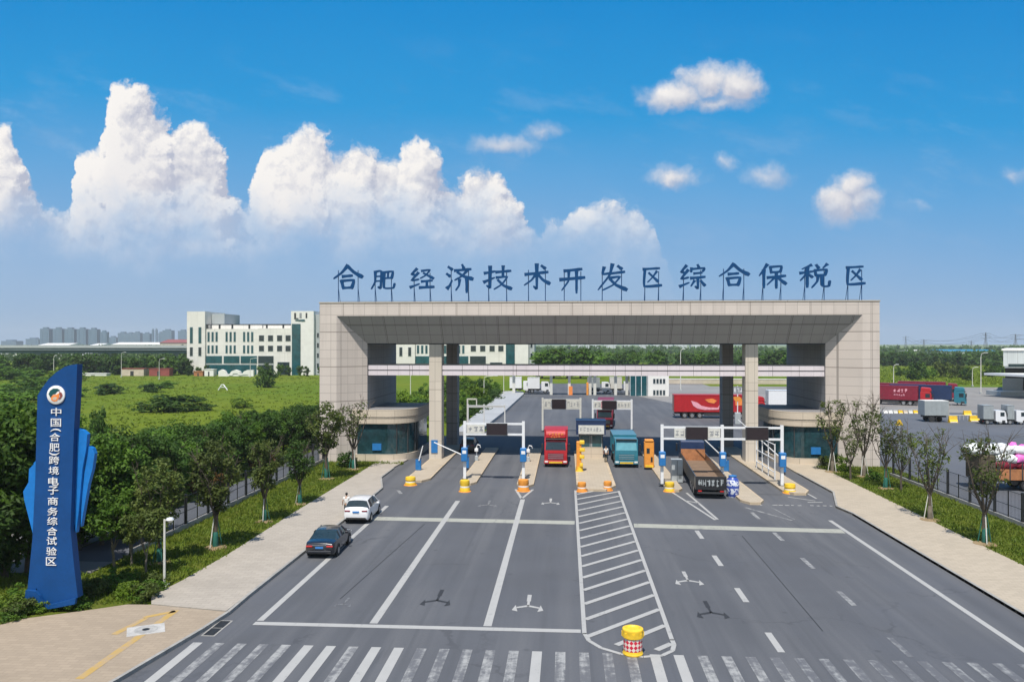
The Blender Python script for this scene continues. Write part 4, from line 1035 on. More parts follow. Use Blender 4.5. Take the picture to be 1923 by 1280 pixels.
def truck(name, label, cab, box, boxlen, loc, rz, tall=True, kind='box', side=None, group=None, cat='truck', grille='black', roof=None, top=4.08, screen='glass'):
    """nose at y = 0 looking towards -y, load behind"""
    e = empty(name, loc, rz, label, cat, group)
    prof = [(.12, .42), (.02, .6), (0, 1.25), (.04, 1.75), (.34, 2.82), (.6, 2.98), (2.25, 3.02), (2.3, 2.9), (2.3, .75), (1.9, .55)]
    c = MB(); c.side(prof, -1.2, 1.2); cb = c.build('cab', cab, e)
    bv = cb.modifiers.new('bevel', 'BEVEL'); bv.width = .06; bv.segments = 2; bv.limit_method = 'ANGLE'
    b = MB(); b.add([(-1.08, .028, 1.82), (1.08, .028, 1.82), (1.0, .315, 2.72), (-1.0, .315, 2.72)], [(0, 1, 2, 3)]); b.add([(-1.08, .05, 1.82), (1.08, .05, 1.82), (1.0, .345, 2.72), (-1.0, .345, 2.72)], [(3, 2, 1, 0)])
    b.build('windscreen', M[screen], cb)
    MB().box(-.85, .85, -.02, .03, .82, 1.5).build('grille', M[grille], cb)
    b = MB()
    for k in range(3): b.box(-.8, .8, -.035, -.019, .92 + k * .2, .98 + k * .2)
    b.build('grille_bars', M['alloy'], cb)
    MB().cbox(-1.24, 1.24, -.06, .3, .36, .72, .05).build('bumper', cab, e)
    MB().cbox(-.7, .7, -.075, -.05, .44, .6, .01).build('number_plate', M['yellow'], e)
    for s in (-1, 1):
        MB().cbox(s * .98 - .18, s * .98 + .18, -.075, .0, .5, .68, .02).build('headlamp', M['lamp_clear'], e)
        MB().box(s * 1.2 - .012, s * 1.2 + .012, .5, 1.35, 1.75, 2.6).build('side_window', M['glass'], cb)
        MB().cbox(s * 1.42 - .09, s * 1.42 + .09, .0, .14, 1.7, 2.5, .03).build('mirror', M['black'], e)
        MB().box(s * 1.21 - .02, s * 1.21 + .02, .35, 1.0, .5, .9).build('step', M['dark_metal'], e)
    MB().cbox(-1.1, 1.1, .12, .4, 2.86, 3.0, .04).build('sun_visor', M['black'], cb)
    if tall:
        f = MB(); f.side([(.3, 3.02), (.34, 3.5), (.62, 3.8), (2.2, 3.88), (2.25, 3.02)], -1.08, 1.08); fo = f.build('roof_fairing', roof or cab, e)
        fo.modifiers.new('bevel', 'BEVEL').width = .08
        if side is not None:
            b = MB(); marks(b, -.8, .85, 3.3, 3.58, 5, .33, seed=3, th=.04); marks(b, -.55, .5, 3.08, 3.26, 4, .31, seed=5, th=.03); b.build('lettering', side, fo)
    ch0 = 2.1
    MB().box(-.5, .5, ch0, 2.9 + boxlen - .3, .75, .94 if kind == 'bed' else 1.1).build('chassis', M['dark_metal'], e)
    L = boxlen; y0 = 2.75
    if kind == 'box':
        bx = MB().box(-1.25, 1.25, y0, y0 + L, 1.15, top).build('container', box, e)
        b = MB()
        for i in range(int(L / .9)):
            for s in (-1, 1): b.box(s * 1.26 - .012, s * 1.26 + .012, y0 + .3 + i * .9, y0 + .42 + i * .9, 1.25, top - .1)
        for z in (1.15, top - .08):
            for s in (-1, 1): b.box(s * 1.27 - .02, s * 1.27 + .02, y0, y0 + L, z - .003, z + .1)
        b.build('side_frame', box, bx)
        b = MB()
        for x in (-.8, -.25, .25, .8): b.tube([(x, y0 + L + .03, 1.2), (x, y0 + L + .03, top - .08)], .025, 5)
        b.build('door_bars', M['alloy'], bx)
    elif kind == 'bed':
        bx = MB()
        h = 1.9; bx.box(-1.25, 1.25, y0, y0 + L, .95, 1.1); bx.build('bed_floor', M['cardboard'], e)
        b = MB(); b.box(-1.27, -1.2, y0, y0 + L, .8, h); b.box(1.2, 1.27, y0, y0 + L, .8, h); bo = b.build('side_boards', box, e)
        MB().box(-1.2, 1.2, y0 + .0, y0 + .06, 1.1, h + .35).build('headboard', M['wood'], e)
        tg = MB().box(-1.2, 1.2, y0 + L - .06, y0 + L, .8, h).build('tailgate', box, e)
        b = MB()
        for i in range(int(L / 1.1)):
            for s in (-1, 1): b.box(s * 1.285 - .02, s * 1.285 + .02, y0 + .2 + i * 1.1, y0 + .3 + i * 1.1, .8, h)
        b.build('stakes', M['dark_metal'], bo)
    # wheels
    for s in (-1, 1):
        wheel(e, s * 1.03, 1.3, .5, .3)
        for yy in ((4.2, 5.45) if L > 8 else (y0 + L * .62,)): wheel(e, s * 1.0, yy, .5, .52)
        if L > 8:
            for yy in (y0 + L - 4.4, y0 + L - 3.1, y0 + L - 1.8): wheel(e, s * 1.0, yy, .5, .52)
        MB().box(s * 1.15 - .03, s * 1.15 + .03, 6.4 if L > 8 else 2.9, (y0 + L - 5.2) if L > 8 else 3.6, .5, 1.0).build('side_guard', M['dark_metal'], e)
    MB().box(-1.1, 1.1, y0 + L - .2, y0 + L - .08, .45, .6).build('rear_bar', M['dark_metal'], e)
    for s in (-1, 1): MB().box(s * .9 - .15, s * .9 + .15, y0 + L - .075, y0 + L - .04, .62, .74).build('tail_lamp', M['lamp_red'], e)
    return e, y0
v = at(1043.5, 877)
truck('container_truck', 'bright red truck facing out of the middle toll lane', M['red'], M['red'], 3.6, (v.x, v.y, 0), 0, side=M['mark_orange'], grille='maroon', top=3.7)
v = at(1176.5, 878)
truck('cargo_truck', 'teal truck facing out of the lane beside the orange card machine', M['teal'], M['teal'], 5.6, (v.x, v.y, 0), 0, tall=False, grille='teal', top=3.15, screen='screen_reflection')
# flatbed seen from behind
v = at(1335, 937)
L_ = 15.0
fb, _ = truck('flatbed_truck', 'long black flatbed trailer with empty brown bed seen from behind', M['navy'], M['black'], L_, (0, 0, 0), 0, tall=False, kind='bed')
a_ = math.atan2(1.2, L_ + 3)
fb.rotation_euler = (0, 0, math.pi - a_ * .85); 
off = Matrix.Rotation(math.pi - a_ * .85, 3, 'Z') @ Vector((0, 2.75 + L_, 0)); fb.location = Vector((v.x, v.y, 0)) - off
b = MB(); marks(b, -1.1, 1.1, 1.05, 1.7, 6, 0, seed=44); tb = b.build('tailgate_lettering', M['kiosk_grey'], fb); 
tb.rotation_euler = (0, 0, math.pi); tb.location = (0, 2.75 + L_ + .004, 0)
v = at(1133, 806)
truck('container_truck', 'maroon truck facing the gate from the yard behind the navy toll booth', M['maroon'], M['maroon'], 10, (v.x + .2, v.y, 0), R(-4), side=M['mark_pink'])
# red semi across the yard
Yt = 141.0; xl, xr = xa(1266, Yt), xa(1440, Yt)
rt, y0 = truck('container_truck', 'long red container truck standing side on behind the gate column', M['red'], M['red'], xr - xl - 2.75, (xr, Yt + 1.25, 0), R(90), tall=True)
def side_art(par, y0, L, sx):
    """swirls and lettering on a container side"""
    b = MB(); X = sx * 1.29
    def blob(b, pts, dy=0): 
        n = len(pts); vs = [(X + sx * (.0 + dy), y, z) for y, z in pts] + [(X + sx * (.012 + dy), y, z) for y, z in pts]
        b.add(vs, [list(range(n)), list(range(n, 2 * n))[::-1]] + [(i, (i + 1) % n, n + (i + 1) % n, n + i) for i in range(n)])
    f = lambda u: y0 + L * (1 - u)
    blob(b, [(f(.22), 3.1), (f(.25), 2.2), (f(.31), 1.7), (f(.4), 1.5), (f(.58), 1.55), (f(.6), 2.5), (f(.57), 1.9), (f(.45), 1.95), (f(.36), 2.2), (f(.3), 2.8)])
    blob(b, [(f(.65), 1.7), (f(.68), 1.7), (f(.68), 2.9), (f(.76), 3.1), (f(.76), 3.25), (f(.66), 3.1)])
    b.build('swirl', M['mark_pink'], par)
    b = MB(); blob(b, [(f(.4), 3.3), (f(.45), 2.8), (f(.52), 2.6), (f(.56), 3.1), (f(.5), 3.5)]); blob(b, [(f(.8), 2.3), (f(.93), 2.3), (f(.93), 3.3), (f(.8), 3.3)])
    b.build('emblem', M['mark_orange'], par)
side_art(rt, y0, xr - xl - 2.75, -1)
Yw = 156.0
truck('box_truck', 'plain white trailer parked between the far gate column and pillar', M['car_white'], M['car_white'], 12.0, (xa(1436, Yw) + 15.5, Yw + 1.3, 0), R(90))

def lot_truck(px0, px1, py, label, cab, box, rz, L, **k):
    o = at(px1, py)
    return truck('container_truck', label, cab, box, L, (o.x, o.y, -.0), rz, **k)
lt, y0 = lot_truck(1685, 1752, 762, 'maroon container truck with white lettering at the front of the parked trucks', M['red'], M['maroon'], R(62), 12.0)
bm_ = MB(); marks(bm_, -7.6, -4.6, 2.75, 3.5, 4, -1.275, seed=31); marks(bm_, -7.4, -5.2, 2.0, 2.4, 5, -1.275, seed=32)
tmp = bm_.build('lettering', M['mark_pink'], lt); tmp.rotation_euler = (0, 0, R(-90))
lot_truck(1705, 1764, 756, 'red container truck close behind the lettered maroon truck', M['red'], M['maroon'], R(62), 12.0)
lot_truck(1750, 1815, 761, 'teal cab truck with dark container at the end of the parked trucks', M['teal'], M['navy'], R(62), 12.0)
lot_truck(1745, 1801, 751, 'maroon container trailer behind the teal cab truck', M['maroon'], M['maroon'], R(62), 10.0)
def trailer(px0, px1, py, label, m, L, rz=90):
    o = at(px0, py); e = empty('trailer', (o.x, o.y + 1.2, 0), 0, label, 'trailer')
    b = MB().box(0, L, -1.25, 1.25, 1.1, 3.5).build('container', M[m], e)
    MB().box(.02, L - .02, -1.2, 1.2, 3.502, 3.56).build('roof', M['white_wall'], b)
    MB().box(L + .002, L + .06, -1.2, 1.2, 1.15, 3.45).build('end_door', M['sand'], b)
    r = MB()
    for i in range(int(L / .8)): r.box(.3 + i * .8, .36 + i * .8, -1.275, -1.252, 1.15, 3.45)
    r.build('ribs', M[m], b)
    MB().box(.1, L - .1, -.5, .5, .75, 1.09).build('chassis', M['dark_metal'], e)
    for x in (1.2, 2.4, L - 1.6):
        for yy in (-1.0, 1.0):
            MB().lathe([(.3, -.2), (.48, -.2), (.5, -.1), (.5, .1), (.48, .2), (.3, .2)], x, yy, .5, seg=16, axis='y').build('wheel', M['rubber'], e)
    return e
trailer(1736, 1775, 792, 'short grey trailer with sand coloured end behind the bare trees', 'grey_box', 3.9)
Yq = at(1850, 797).y
for i, (a, c, lb) in enumerate(((1849, 1893, 'grey box truck with white cab, nearer the yellow barrier blocks'), (1894, 1932, 'grey box truck with white cab at the edge of the yard beyond the loaded truck'))):
    x0, x1 = xa(a, Yq), xa(c, Yq)
    truck('box_truck', lb, M['car_white'], M['grey_box'], (x1 - x0) / .76 - 2.7, (x1, Yq + 1.25, 0), R(90), tall=False)[0].scale = (.76, .76, .76)

def block(px, py, label, m='yellow', w=1.3, h=.85, group='yellow barrier blocks in the yard'):
    o = at(px, py); e = empty('barrier_block', (o.x, o.y, 0), 0, label, 'barrier block', group)
    MB().side([(-.4, 0), (-.4, .2), (-.2, h * .5), (-.16, h), (.16, h), (.2, h * .5), (.4, .2), (.4, 0)], -w / 2, w / 2).build('body', M[m], e)
    MB().box(-w / 2 + .1, w / 2 - .1, -.42, -.39, .04, .16).build('foot_band', M['mark_white'], e)
block(1431, 790, 'single yellow block beside the gate column seen below the red truck cab', w=1.1, h=.95)
block(1789, 793, 'yellow barrier block closest to the short grey trailer', h=1.1)
block(1829, 791, 'yellow barrier block closest to the grey box truck', w=1.5, h=1.0)
block(1816, 780, 'yellow barrier block farther back between trailer and box truck', w=1.3, h=.9)
rb = random.Random(5)
for i in range(8):
    block(1662 + i * 9.4, 776, 'pale and yellow barrier block in the row behind the bare trees', ['off_white', 'sand', 'white_wall', 'yellow'][rb.randrange(4)] if i != 6 else 'yellow', .75, .6, 'row of low barrier blocks behind the bare trees')
def barrier_rail():
    o = at(1780, 788); e = empty('yard_railing', (o.x, o.y, 0), 0, 'low grey railing between the yellow barrier blocks', 'railing')
    MB().tube([(0, 0, .8), (4.6, 0, .8)], .05, 6).build('rail', M['off_white'], e)
    for k in range(8): MB().tube([(k * .65, 0, 0), (k * .65, 0, .8)], .03, 5).build('post', M['off_white'], e)
barrier_rail()
def warning_sign():
    o = at(1688, 842); e = empty('warning_sign', (o.x, o.y, 0), 0, 'yellow triangular warning sign on a post behind the bare trees', 'traffic sign')
    h = 2.9
    MB().tube([(0, 0, 0), (0, 0, h)], .05, 8).build('post', M['kiosk_grey'], e)
    p = MB().slab([(-.42, h + .0), (.42, h + .0), (.44, h + .12), (.1, h + .72), (-.1, h + .72), (-.44, h + .12)], -.08, -.04).build('plate', M['yellow'], e)
    MB().slab([(-.06, h + .12), (.06, h + .12), (.04, h + .42), (-.04, h + .42)], -.095, -.082).build('symbol', M['fence_black'], p)
warning_sign()

def guide_sign():
    o = at(1385, 796); e = empty('guide_sign', (o.x, o.y, 0), 0, 'guide sign pole with white lettered plate and orange arrow between the gate columns', 'traffic sign')
    MB().tube([(0, 0, 0), (0, 0, 6.2)], .09, 8).build('pole', M['white'], e)
    p = MB().box(-.75, .75, -.14, -.1, 5.0, 6.1).build('plate', M['mark_grey'], e)
    b = MB(); marks(b, -.7, .7, 5.15, 5.95, 3, -.141, seed=8); b.build('lettering', M['mark_white'], p)
    MB().slab([(-.75, 4.4), (.2, 4.5), (.9, 3.9), (.95, 3.6), (.4, 3.75), (-.3, 3.7), (-.6, 4.0)], -.14, -.1).build('arrow_plate', M['orange'], e)
    MB().cbox(-.45, .45, -.3, .3, 0, 1.9, .05).build('base_cabinet', M['kiosk_grey'], e)
guide_sign()

# truck loaded with bags at the right edge
def bag_truck():
    Y = at(1890, 922).y; x0 = xa(1838, Y)
    e = empty('loaded_truck', (x0, Y + 1.2, 0), 0, 'open truck piled with white and pink bags beyond the black fence', 'truck')
    L = 9.6
    MB().box(0, L, -.5, .5, .75, 1.05).build('chassis', M['dark_metal'], e)
    MB().box(1.35, L, -1.22, 1.22, 1.06, 1.2).build('bed_floor', M['wood'], e)
    b = MB(); b.box(1.4, L, -1.27, -1.2, 1.0, 1.95); b.box(1.4, L, 1.2, 1.27, 1.0, 1.95); sb = b.build('side_board', M['wood'], e)
    b = MB()
    for i in range(8): b.box(1.5 + i * 1.05, 1.6 + i * 1.05, -1.3, -1.272, 1.0, 2.6)
    b.build('stakes', M['dark_metal'], sb)
    MB().cbox(0, 1.45, -1.24, 1.24, .9, 3.15, .08).build('front_cover', M['tarp'], e)
    mats = ['bag_white', 'bag_white', 'bag_pink', 'maroon']
    rr_ = random.Random(12)
    def bag(x, y, z, m, s):
        bm = bmesh.new(); bmesh.ops.create_icosphere(bm, subdivisions=2, radius=1)
        for v_ in bm.verts:
            c = v_.co; k = 1 + .14 * math.sin(c.x * 5 + x * 3) * math.cos(c.z * 4 + y * 5)
            v_.co = Vector((math.copysign(abs(c.x) ** .75, c.x) * .58 * k, math.copysign(abs(c.y) ** .75, c.y) * .42 * k, math.copysign(abs(c.z) ** .8, c.z) * .36 * k)) * s
        bm.transform(Matrix.Rotation(rr_.uniform(-.5, .5), 4, 'Y') @ Matrix.Rotation(rr_.uniform(-.6, .6), 4, 'Z')); bm.verts.index_update()
        mb = MB(); mb.add([tuple(v_.co) for v_ in bm.verts], [[v_.index for v_ in f.verts] for f in bm.faces], 0, True); bm.free()
        o = mb.build('bag', M[m], None, (x0 + x, Y + 1.2 + y, z), 0)
        lab = {'bag_white': 'bulging white bag piled on the open truck beyond the fence', 'bag_pink': 'bulging pink bag piled on the open truck beyond the fence', 'maroon': 'dark red bag in the lower layer on the open truck'}[m]
        tag(o, lab, 'bag', 'bags piled on the open truck')
    for lay in range(4):
        z = 1.55 + lay * .66
        for i in range(-2 if lay == 3 else 0, 9):
            x = 1.95 + i * .88
            for y in ((-.8, 0, .8) if lay == 3 else (-.8,)):
                m = 'maroon' if lay == 0 or (lay == 1 and rr_.random() < .7) else ('bag_pink' if (x > 3.2 and rr_.random() < .55) or rr_.random() < .15 or lay == 1 else 'bag_white')
                bag(x + rr_.uniform(-.12, .12), y * (.85 if lay < 3 else .8), z + rr_.uniform(-.06, .08), m, rr_.uniform(1.05, 1.25))
    for x in (1.0, 4.1, 5.3, 8.6):
        for yy in (-1.0, 1.0):
            w = MB().lathe([(.3, -.22), (.5, -.22), (.53, -.1), (.53, .1), (.5, .22), (.3, .22)], x, yy, .53, seg=20, axis='y').build('wheel', M['rubber'], e)
            MB().lathe([(.02, .24), (.2, .24), (.31, .2), (.32, .235)], x, yy, .53, seg=16, axis='y').build('rim', M['alloy'], w)
bag_truck()
# small trucks at the far checkpoint
for a, c, py, m, lb in ((1008, 1033, 737, 'car_white', 'white box truck at the far checkpoint under the footbridge'), (1120, 1146, 738, 'grey_box', 'grey box truck at the far checkpoint under the footbridge'), (1158, 1187, 737, 'off_white', 'cream box truck at the far checkpoint by the glazed entrance'), (978, 999, 736, 'car_white', 'small white van at the far checkpoint near the pale footway')):
    o = at(a, py); x1 = xa(c, o.y)
    truck('box_truck', lb, M['car_white'], M[m], max(3.2, (x1 - o.x) - 2.7), (x1, o.y, 0), R(90), tall=False)

# ------------------------------------------------------------------ people
def person(loc, rz, label, skin='skin', shirt='shirt', arms=((.22, -.05, 1.02), (-.3, .08, 1.05))):
    e = empty('person', loc, rz, label, 'person')
    def skinned(name, V, E, m, sub=2, root=0, par=e):
        me = bpy.data.meshes.new(name); me.from_pydata([v_[0] for v_ in V], E, []); o = bpy.data.objects.new(name, me); C.objects.link(o); o.parent = par
        md = o.modifiers.new('skin', 'SKIN'); 
        for i, v_ in enumerate(V):
            r_ = v_[1]; me.skin_vertices[0].data[i].radius = (r_, r_) if not isinstance(r_, tuple) else r_
        me.skin_vertices[0].data[root].use_root = True
        s = o.modifiers.new('sub', 'SUBSURF'); s.levels = sub; s.render_levels = sub
        md.use_smooth_shade = True; me.materials.append(m); return o
    sh = ((.19, 0, 1.42), (-.19, 0, 1.42)); el = ((.27, .04, 1.16), (-.27, .02, 1.17))
    V = [((0, 0, .95), (.13, .1)), ((0, 0, 1.15), (.12, .09)), ((0, 0, 1.38), (.15, .09)), ((0, .01, 1.48), .055), ((0, -.01, 1.57), .06), ((0, -.015, 1.66), (.08, .095)), ((0, -.01, 1.74), .055),
         (sh[0], .05), (el[0], .042), (arms[0], .032), (sh[1], .05), (el[1], .042), (arms[1], .032),
         ((.09, 0, .88), .085), ((.1, -.02, .5), .06), ((.1, .01, .1), .042), ((-.09, 0, .88), .085), ((-.1, .03, .5), .06), ((-.1, .02, .1), .042)]
    E = [(0, 1), (1, 2), (2, 3), (3, 4), (4, 5), (5, 6), (2, 7), (7, 8), (8, 9), (2, 10), (10, 11), (11, 12), (0, 13), (13, 14), (14, 15), (0, 16), (16, 17), (17, 18)]
    for ai, s in ((9, 1), (12, -1)):
        p = Vector(V[ai][0]); V.append(((p.x, p.y - .03, p.z - .06), (.034, .018))); E.append((ai, len(V) - 1)); pal = len(V) - 1
        for k, (dx, l) in enumerate(((-.03, .06), (-.01, .075), (.01, .07), (.028, .055))):
            V.append(((p.x + dx, p.y - .045, p.z - .11 - l * .5), .009)); E.append((pal, len(V) - 1)); V.append(((p.x + dx, p.y - .06, p.z - .12 - l), .008)); E.append((len(V) - 2, len(V) - 1))
        V.append(((p.x - s * .05, p.y - .05, p.z - .09), .01)); E.append((pal, len(V) - 1))
    skinned('body', V, E, M[skin], 1)
    skinned('shirt', [((0, 0, .93), (.165, .125)), ((0, 0, 1.15), (.155, .115)), ((0, 0, 1.36), (.185, .115)), ((0, .005, 1.45), .07), (sh[0], .075), ((.24, .02, 1.25), .062), (sh[1], .075), ((-.24, .01, 1.25), .062)],
            [(0, 1), (1, 2), (2, 3), (2, 4), (4, 5), (2, 6), (6, 7)], M[shirt], 2)
    skinned('trousers', [((0, 0, .95), (.15, .11)), ((.09, 0, .86), .1), ((.1, -.02, .5), .078), ((.1, .01, .09), .06), ((-.09, 0, .86), .1), ((-.1, .03, .5), .078), ((-.1, .02, .09), .06)], [(0, 1), (1, 2), (2, 3), (0, 4), (4, 5), (5, 6)], M['trousers'], 2)
    for s in (1, -1):
        MB().cbox(s * .1 - .05, s * .1 + .05, -.17, .1, 0, .1, .03).build('shoe', M['rubber'], e)
    bm = bmesh.new(); bmesh.ops.create_icosphere(bm, subdivisions=3, radius=1)
    for v_ in list(bm.verts):
        if v_.co.z < -.1 - (.5 if v_.co.y > .2 else -.25 if v_.co.y < -.3 else 0): bm.verts.remove(v_)
    bm.verts.index_update()
    h = MB(); h.add([(v_.co.x * .098, v_.co.y * .112 - .005, v_.co.z * .115 + 1.68) for v_ in bm.verts], [[v_.index for v_ in f.verts] for f in bm.faces], 0, True); bm.free(); h.build('hair', M['hair'], e)
    b = MB(); b.side([(-.09, 1.66), (-.125, 1.63), (-.09, 1.62)], -.012, .012); b.build('nose', M[skin], e)
    for s in (1, -1):
        MB().cbox(s * .033 - .012, s * .033 + .012, -.108, -.09, 1.668, 1.682, .003).build('eye', M['hair'], e)
        MB().cbox(s * .085 - .012, s * .085 + .012, -.02, .02, 1.62, 1.69, .008).build('ear', M[skin], e)
    MB().cbox(-.025, .025, -.106, -.09, 1.592, 1.6, .003).build('mouth', M['lamp_red'], e)
    return e
v = at(651, 969, .15)
person((v.x, v.y, .15), R(190), 'person in a white shirt and dark trousers standing beside the white hatchback', arms=((.3, -.12, 1.0), (-.28, .05, .95)))
v = at(1138, 867, .2)
person((v.x, v.y, .2), R(10), 'person in a white shirt standing beside the glazed toll booth')

# ------------------------------------------------------------------ white office buildings beyond the field
def office(dx, label):
    Y = 326.0
    e = empty('office_building', (xa(350, Y) + dx, Y, 0), 0, label, 'office building', 'white office buildings')
    ox = xa(350, Y); X = lambda px: xa(px, Y) - ox; Z = lambda py: za(600, py, Y)
    zt, zm, zr = Z(584), Z(617), Z(608.5)
    MB().box(X(351), X(385), 0, 20, 0, zt).build('tower', M['office'], e)
    MB().box(X(385) + .01, X(410), 6, 22, 0, zt - .8).build('tower_side', M['kiosk_grey'], e)  # tower's receding side face, its shade put into the grey colour
    mb = MB().box(X(385) + .02, X(484), 1.0, 18, 0, zm); mb.build('wall', M['office'], e)
    MB().box(X(388), X(484), 5.0, 17, zm + .01, Z(609.5)).build('top_storey', M['office'], e)
    MB().box(X(484) + .02, X(548), 0.4, 18, 0, Z(616)).build('wing', M['sand'] if False else M['office'], e)
    MB().box(X(486), X(548), 5.0, 17, Z(616) + .01, Z(610)).build('top_storey', M['office'], e)
    t = MB().box(X(548) + .02, X(590.5), -1.0, 14, 0, zt).build('stair_tower', M['white_wall'], e)
    MB().box(X(590.5) + .01, X(601), 1.0, 15, 0, Z(590)).build('tower_side', M['kiosk_grey'], e)
    MB().box(X(550), X(566), -1.3, -1.02, Z(706), Z(608)).build('curtain_glass', M['glass_teal'], t)
    # roof pergola
    pg = MB().box(X(385), X(548), 1.0, 1.5, zr - .25, zr + .12).build('pergola', M['dark_metal'], e)
    MB().box(X(385), X(548), 8.0, 8.4, zr - .25, zr + .12).build('pergola_beam', M['dark_metal'], pg)
    for px in (387, 410, 434, 466, 499, 530, 546):
        MB().box(X(px) - .35, X(px) + .35, 1.05, 1.45, zm, zr - .26).build('pergola_post', M['dark_metal'], pg)
    def win(x0, x1, y0, y1, yy, m='glass_teal'):
        f = MB().box(x0 - .12, x1 + .12, yy - .1, yy - .01, y0 - .12, y1 + .12).build('window', M['kiosk_grey'], e)
        MB().box(x0, x1, yy - .14, yy - .101, y0, y1).build('pane', M[m], f)
    for px in (357, 373): win(X(px), X(px + 5), Z(644), Z(614), 0); win(X(px), X(px + 5), Z(668), Z(652), 0, 'glass')
    for g in (388, 422, 455):
        for k in range(3):
            x = g + k * 7.6
            win(X(x), X(x + 3.6), Z(641), Z(623), 1.0); win(X(x), X(x + 3.6), Z(663), Z(648.5), 1.0)
    for px in (486, 503, 520, 536):
        win(X(px), X(px + 9), Z(640), Z(629.5), .4, 'glass'); win(X(px), X(px + 9), Z(659), Z(649), .4, 'glass')
    for a, c in ((384.5, 415), (418, 448), (450, 481)): win(X(a + .6), X(c), Z(682), Z(668.5), .95)
    win(X(386), X(480), Z(704), Z(685), .95, 'glass_teal')
    win(X(484.6), X(513), Z(682), Z(668.5), .35, 'glass'); win(X(484.6), X(513), Z(703), Z(685), .35, 'glass')
    win(X(521), X(543), Z(704), Z(680), .35, 'glass')
    for k in range(4): win(X(594), X(597.5), Z(625 + k * 19 + 8), Z(625 + k * 19), 1.0, 'glass')
    # emblem on the stair tower
    lg = MB()
    lg.box(X(554), X(557.5), -1.12, -1.02, Z(599), Z(587.5)); lg.box(X(557.5), X(562), -1.12, -1.02, Z(599), Z(597)); 
    lg.build('logo_stroke', M['dark_metal'], t)
    lg = MB(); lg.box(X(564), X(568), -1.12, -1.02, Z(597), Z(587.5)); lg.build('logo_stroke', M['mark_grey'], t)
    lg = MB(); lg.box(X(575.5), X(578.5), -1.12, -1.02, Z(597), Z(587.5)); lg.build('logo_stroke', M['dark_metal'], t)
    MB().slab([(X(556), Z(600.5)), (X(573), Z(599.5)), (X(575), Z(602.5)), (X(571), Z(603.5)), (X(556), Z(602))], -1.16, -1.06).build('logo_swoosh', M['glass_teal'], t)
    for px, h in ((430, 0),): pass
    return e
office(0, 'white five storey office building with glazed stair tower, standing clear of the gate')
Yo = 326.0
office(xa(743.5, Yo) - xa(350.5, Yo), 'white office building seen through the gate between its column and pillar')

# ------------------------------------------------------------------ far towers, sheds, viaduct, pylons
def tower(px0, px1, ptop, D, m, label, group, pbase=650):
    x0, x1 = xa(px0, D), xa(px1, D); h = za(px0, ptop, D)
    e = empty('apartment_tower', ((x0 + x1) / 2, D, 0), 0, label, 'tower block', group)
    w = (x1 - x0) / 2
    MB().box(-w, w, 0, w * 1.4, -1, h).build('wall', M[m], e)
    MB().box(-w * .5, w * .4, w * .2, w, h, h + 5).build('roof_housing', M[m], e)
    b = MB()
    n = max(2, int(w / 7))
    for i in range(n):
        xx = -w + (i + .5) * 2 * w / n
        b.box(xx - 1.6, xx + 1.6, -.9, -.02, 4, h - 3)
    b.build('balcony_stack', M['kiosk_grey'] if m == 'far_tower_pale' else M['far_tower'], e)
for i, (a, c, t) in enumerate([(75, 92, 617), (99, 116, 617), (121, 139, 617.5), (144, 161, 617.5), (166, 182, 618), (188, 200, 623)]):
    tower(a, c, t, 2500, 'far_tower', 'hazy dark tower block in the even row on the left skyline', 'even row of tower blocks on the skyline')
for a, c, t in [(203, 218, 633), (221, 238, 625), (238, 250, 626), (250, 263, 624.5), (268, 281, 626), (285, 288.5, 619), (291.5, 295, 618.5), (297, 305, 625), (305, 322, 620), (334, 351, 621), (48, 72, 636), (2, 30, 640)]:
    tower(a, c, t, 3000, 'far_tower', 'small hazy tower block left of the white office building', 'scattered tower blocks on the skyline')
for a, c, t in [(1072, 1096, 640), (1100, 1128, 634), (1134, 1158, 638), (1168, 1182, 641), (1200, 1216, 639), (1226, 1262, 632), (1266, 1290, 636), (1298, 1330, 638), (1336, 1352, 640)]:
    tower(a, c, t, 2200, 'far_tower_pale', 'pale hazy tower block seen through the gate above the trees', 'pale tower blocks behind the gate')
def shed(px0, px1, pt, pb, D, m, label, roof=None):
    x0, x1 = xa(px0, D), xa(px1, D)
    e = empty('industrial_shed', (x0, D, 0), 0, label, 'shed')
    h = za(px0, pb, D) if False else max(3, za(px0, pt, D))
    MB().box(0, x1 - x0, 0, 60, -1, h * .72).build('wall', M[m], e)
    MB().side([(-1, h * .72), (30, h), (61, h * .72)], -1, x1 - x0 + 1).build('roof', M[roof or m], e)
    b = MB()
    for k in range(5): b.box((x1 - x0) * (.05 + k * .19), (x1 - x0) * (.15 + k * .19), -.3, -.02, 1, h * .5)
    b.build('loading_doors', M['kiosk_grey'], e)
shed(72, 128, 644, 650, 1500, 'white_wall', 'long low white shed below the first of the even towers')
shed(168, 186, 644.5, 650, 1480, 'white_wall', 'short low white shed below the last of the even towers')
shed(209, 300, 642.5, 650, 1450, 'white_wall', 'long low white shed below the scattered skyline towers')
shed(300, 352, 637, 646, 1300, 'sand', 'dark red roofed shed right beside the white office building', 'brick_red')
shed(0, 32, 655, 672, 700, 'white_wall', 'white roofed shed at the edge of the far tree belt')
shed(50, 154, 663, 672, 640, 'white_wall', 'long white roofed shed behind the far tree belt')
shed(1776, 1876, 656, 670, 900, 'white_wall', 'blue roofed factory shed behind the far tree belt', 'far_roof_blue')
shed(1724, 1752, 657, 668, 950, 'white_wall', 'small white shed behind the far tree belt near the pylons')
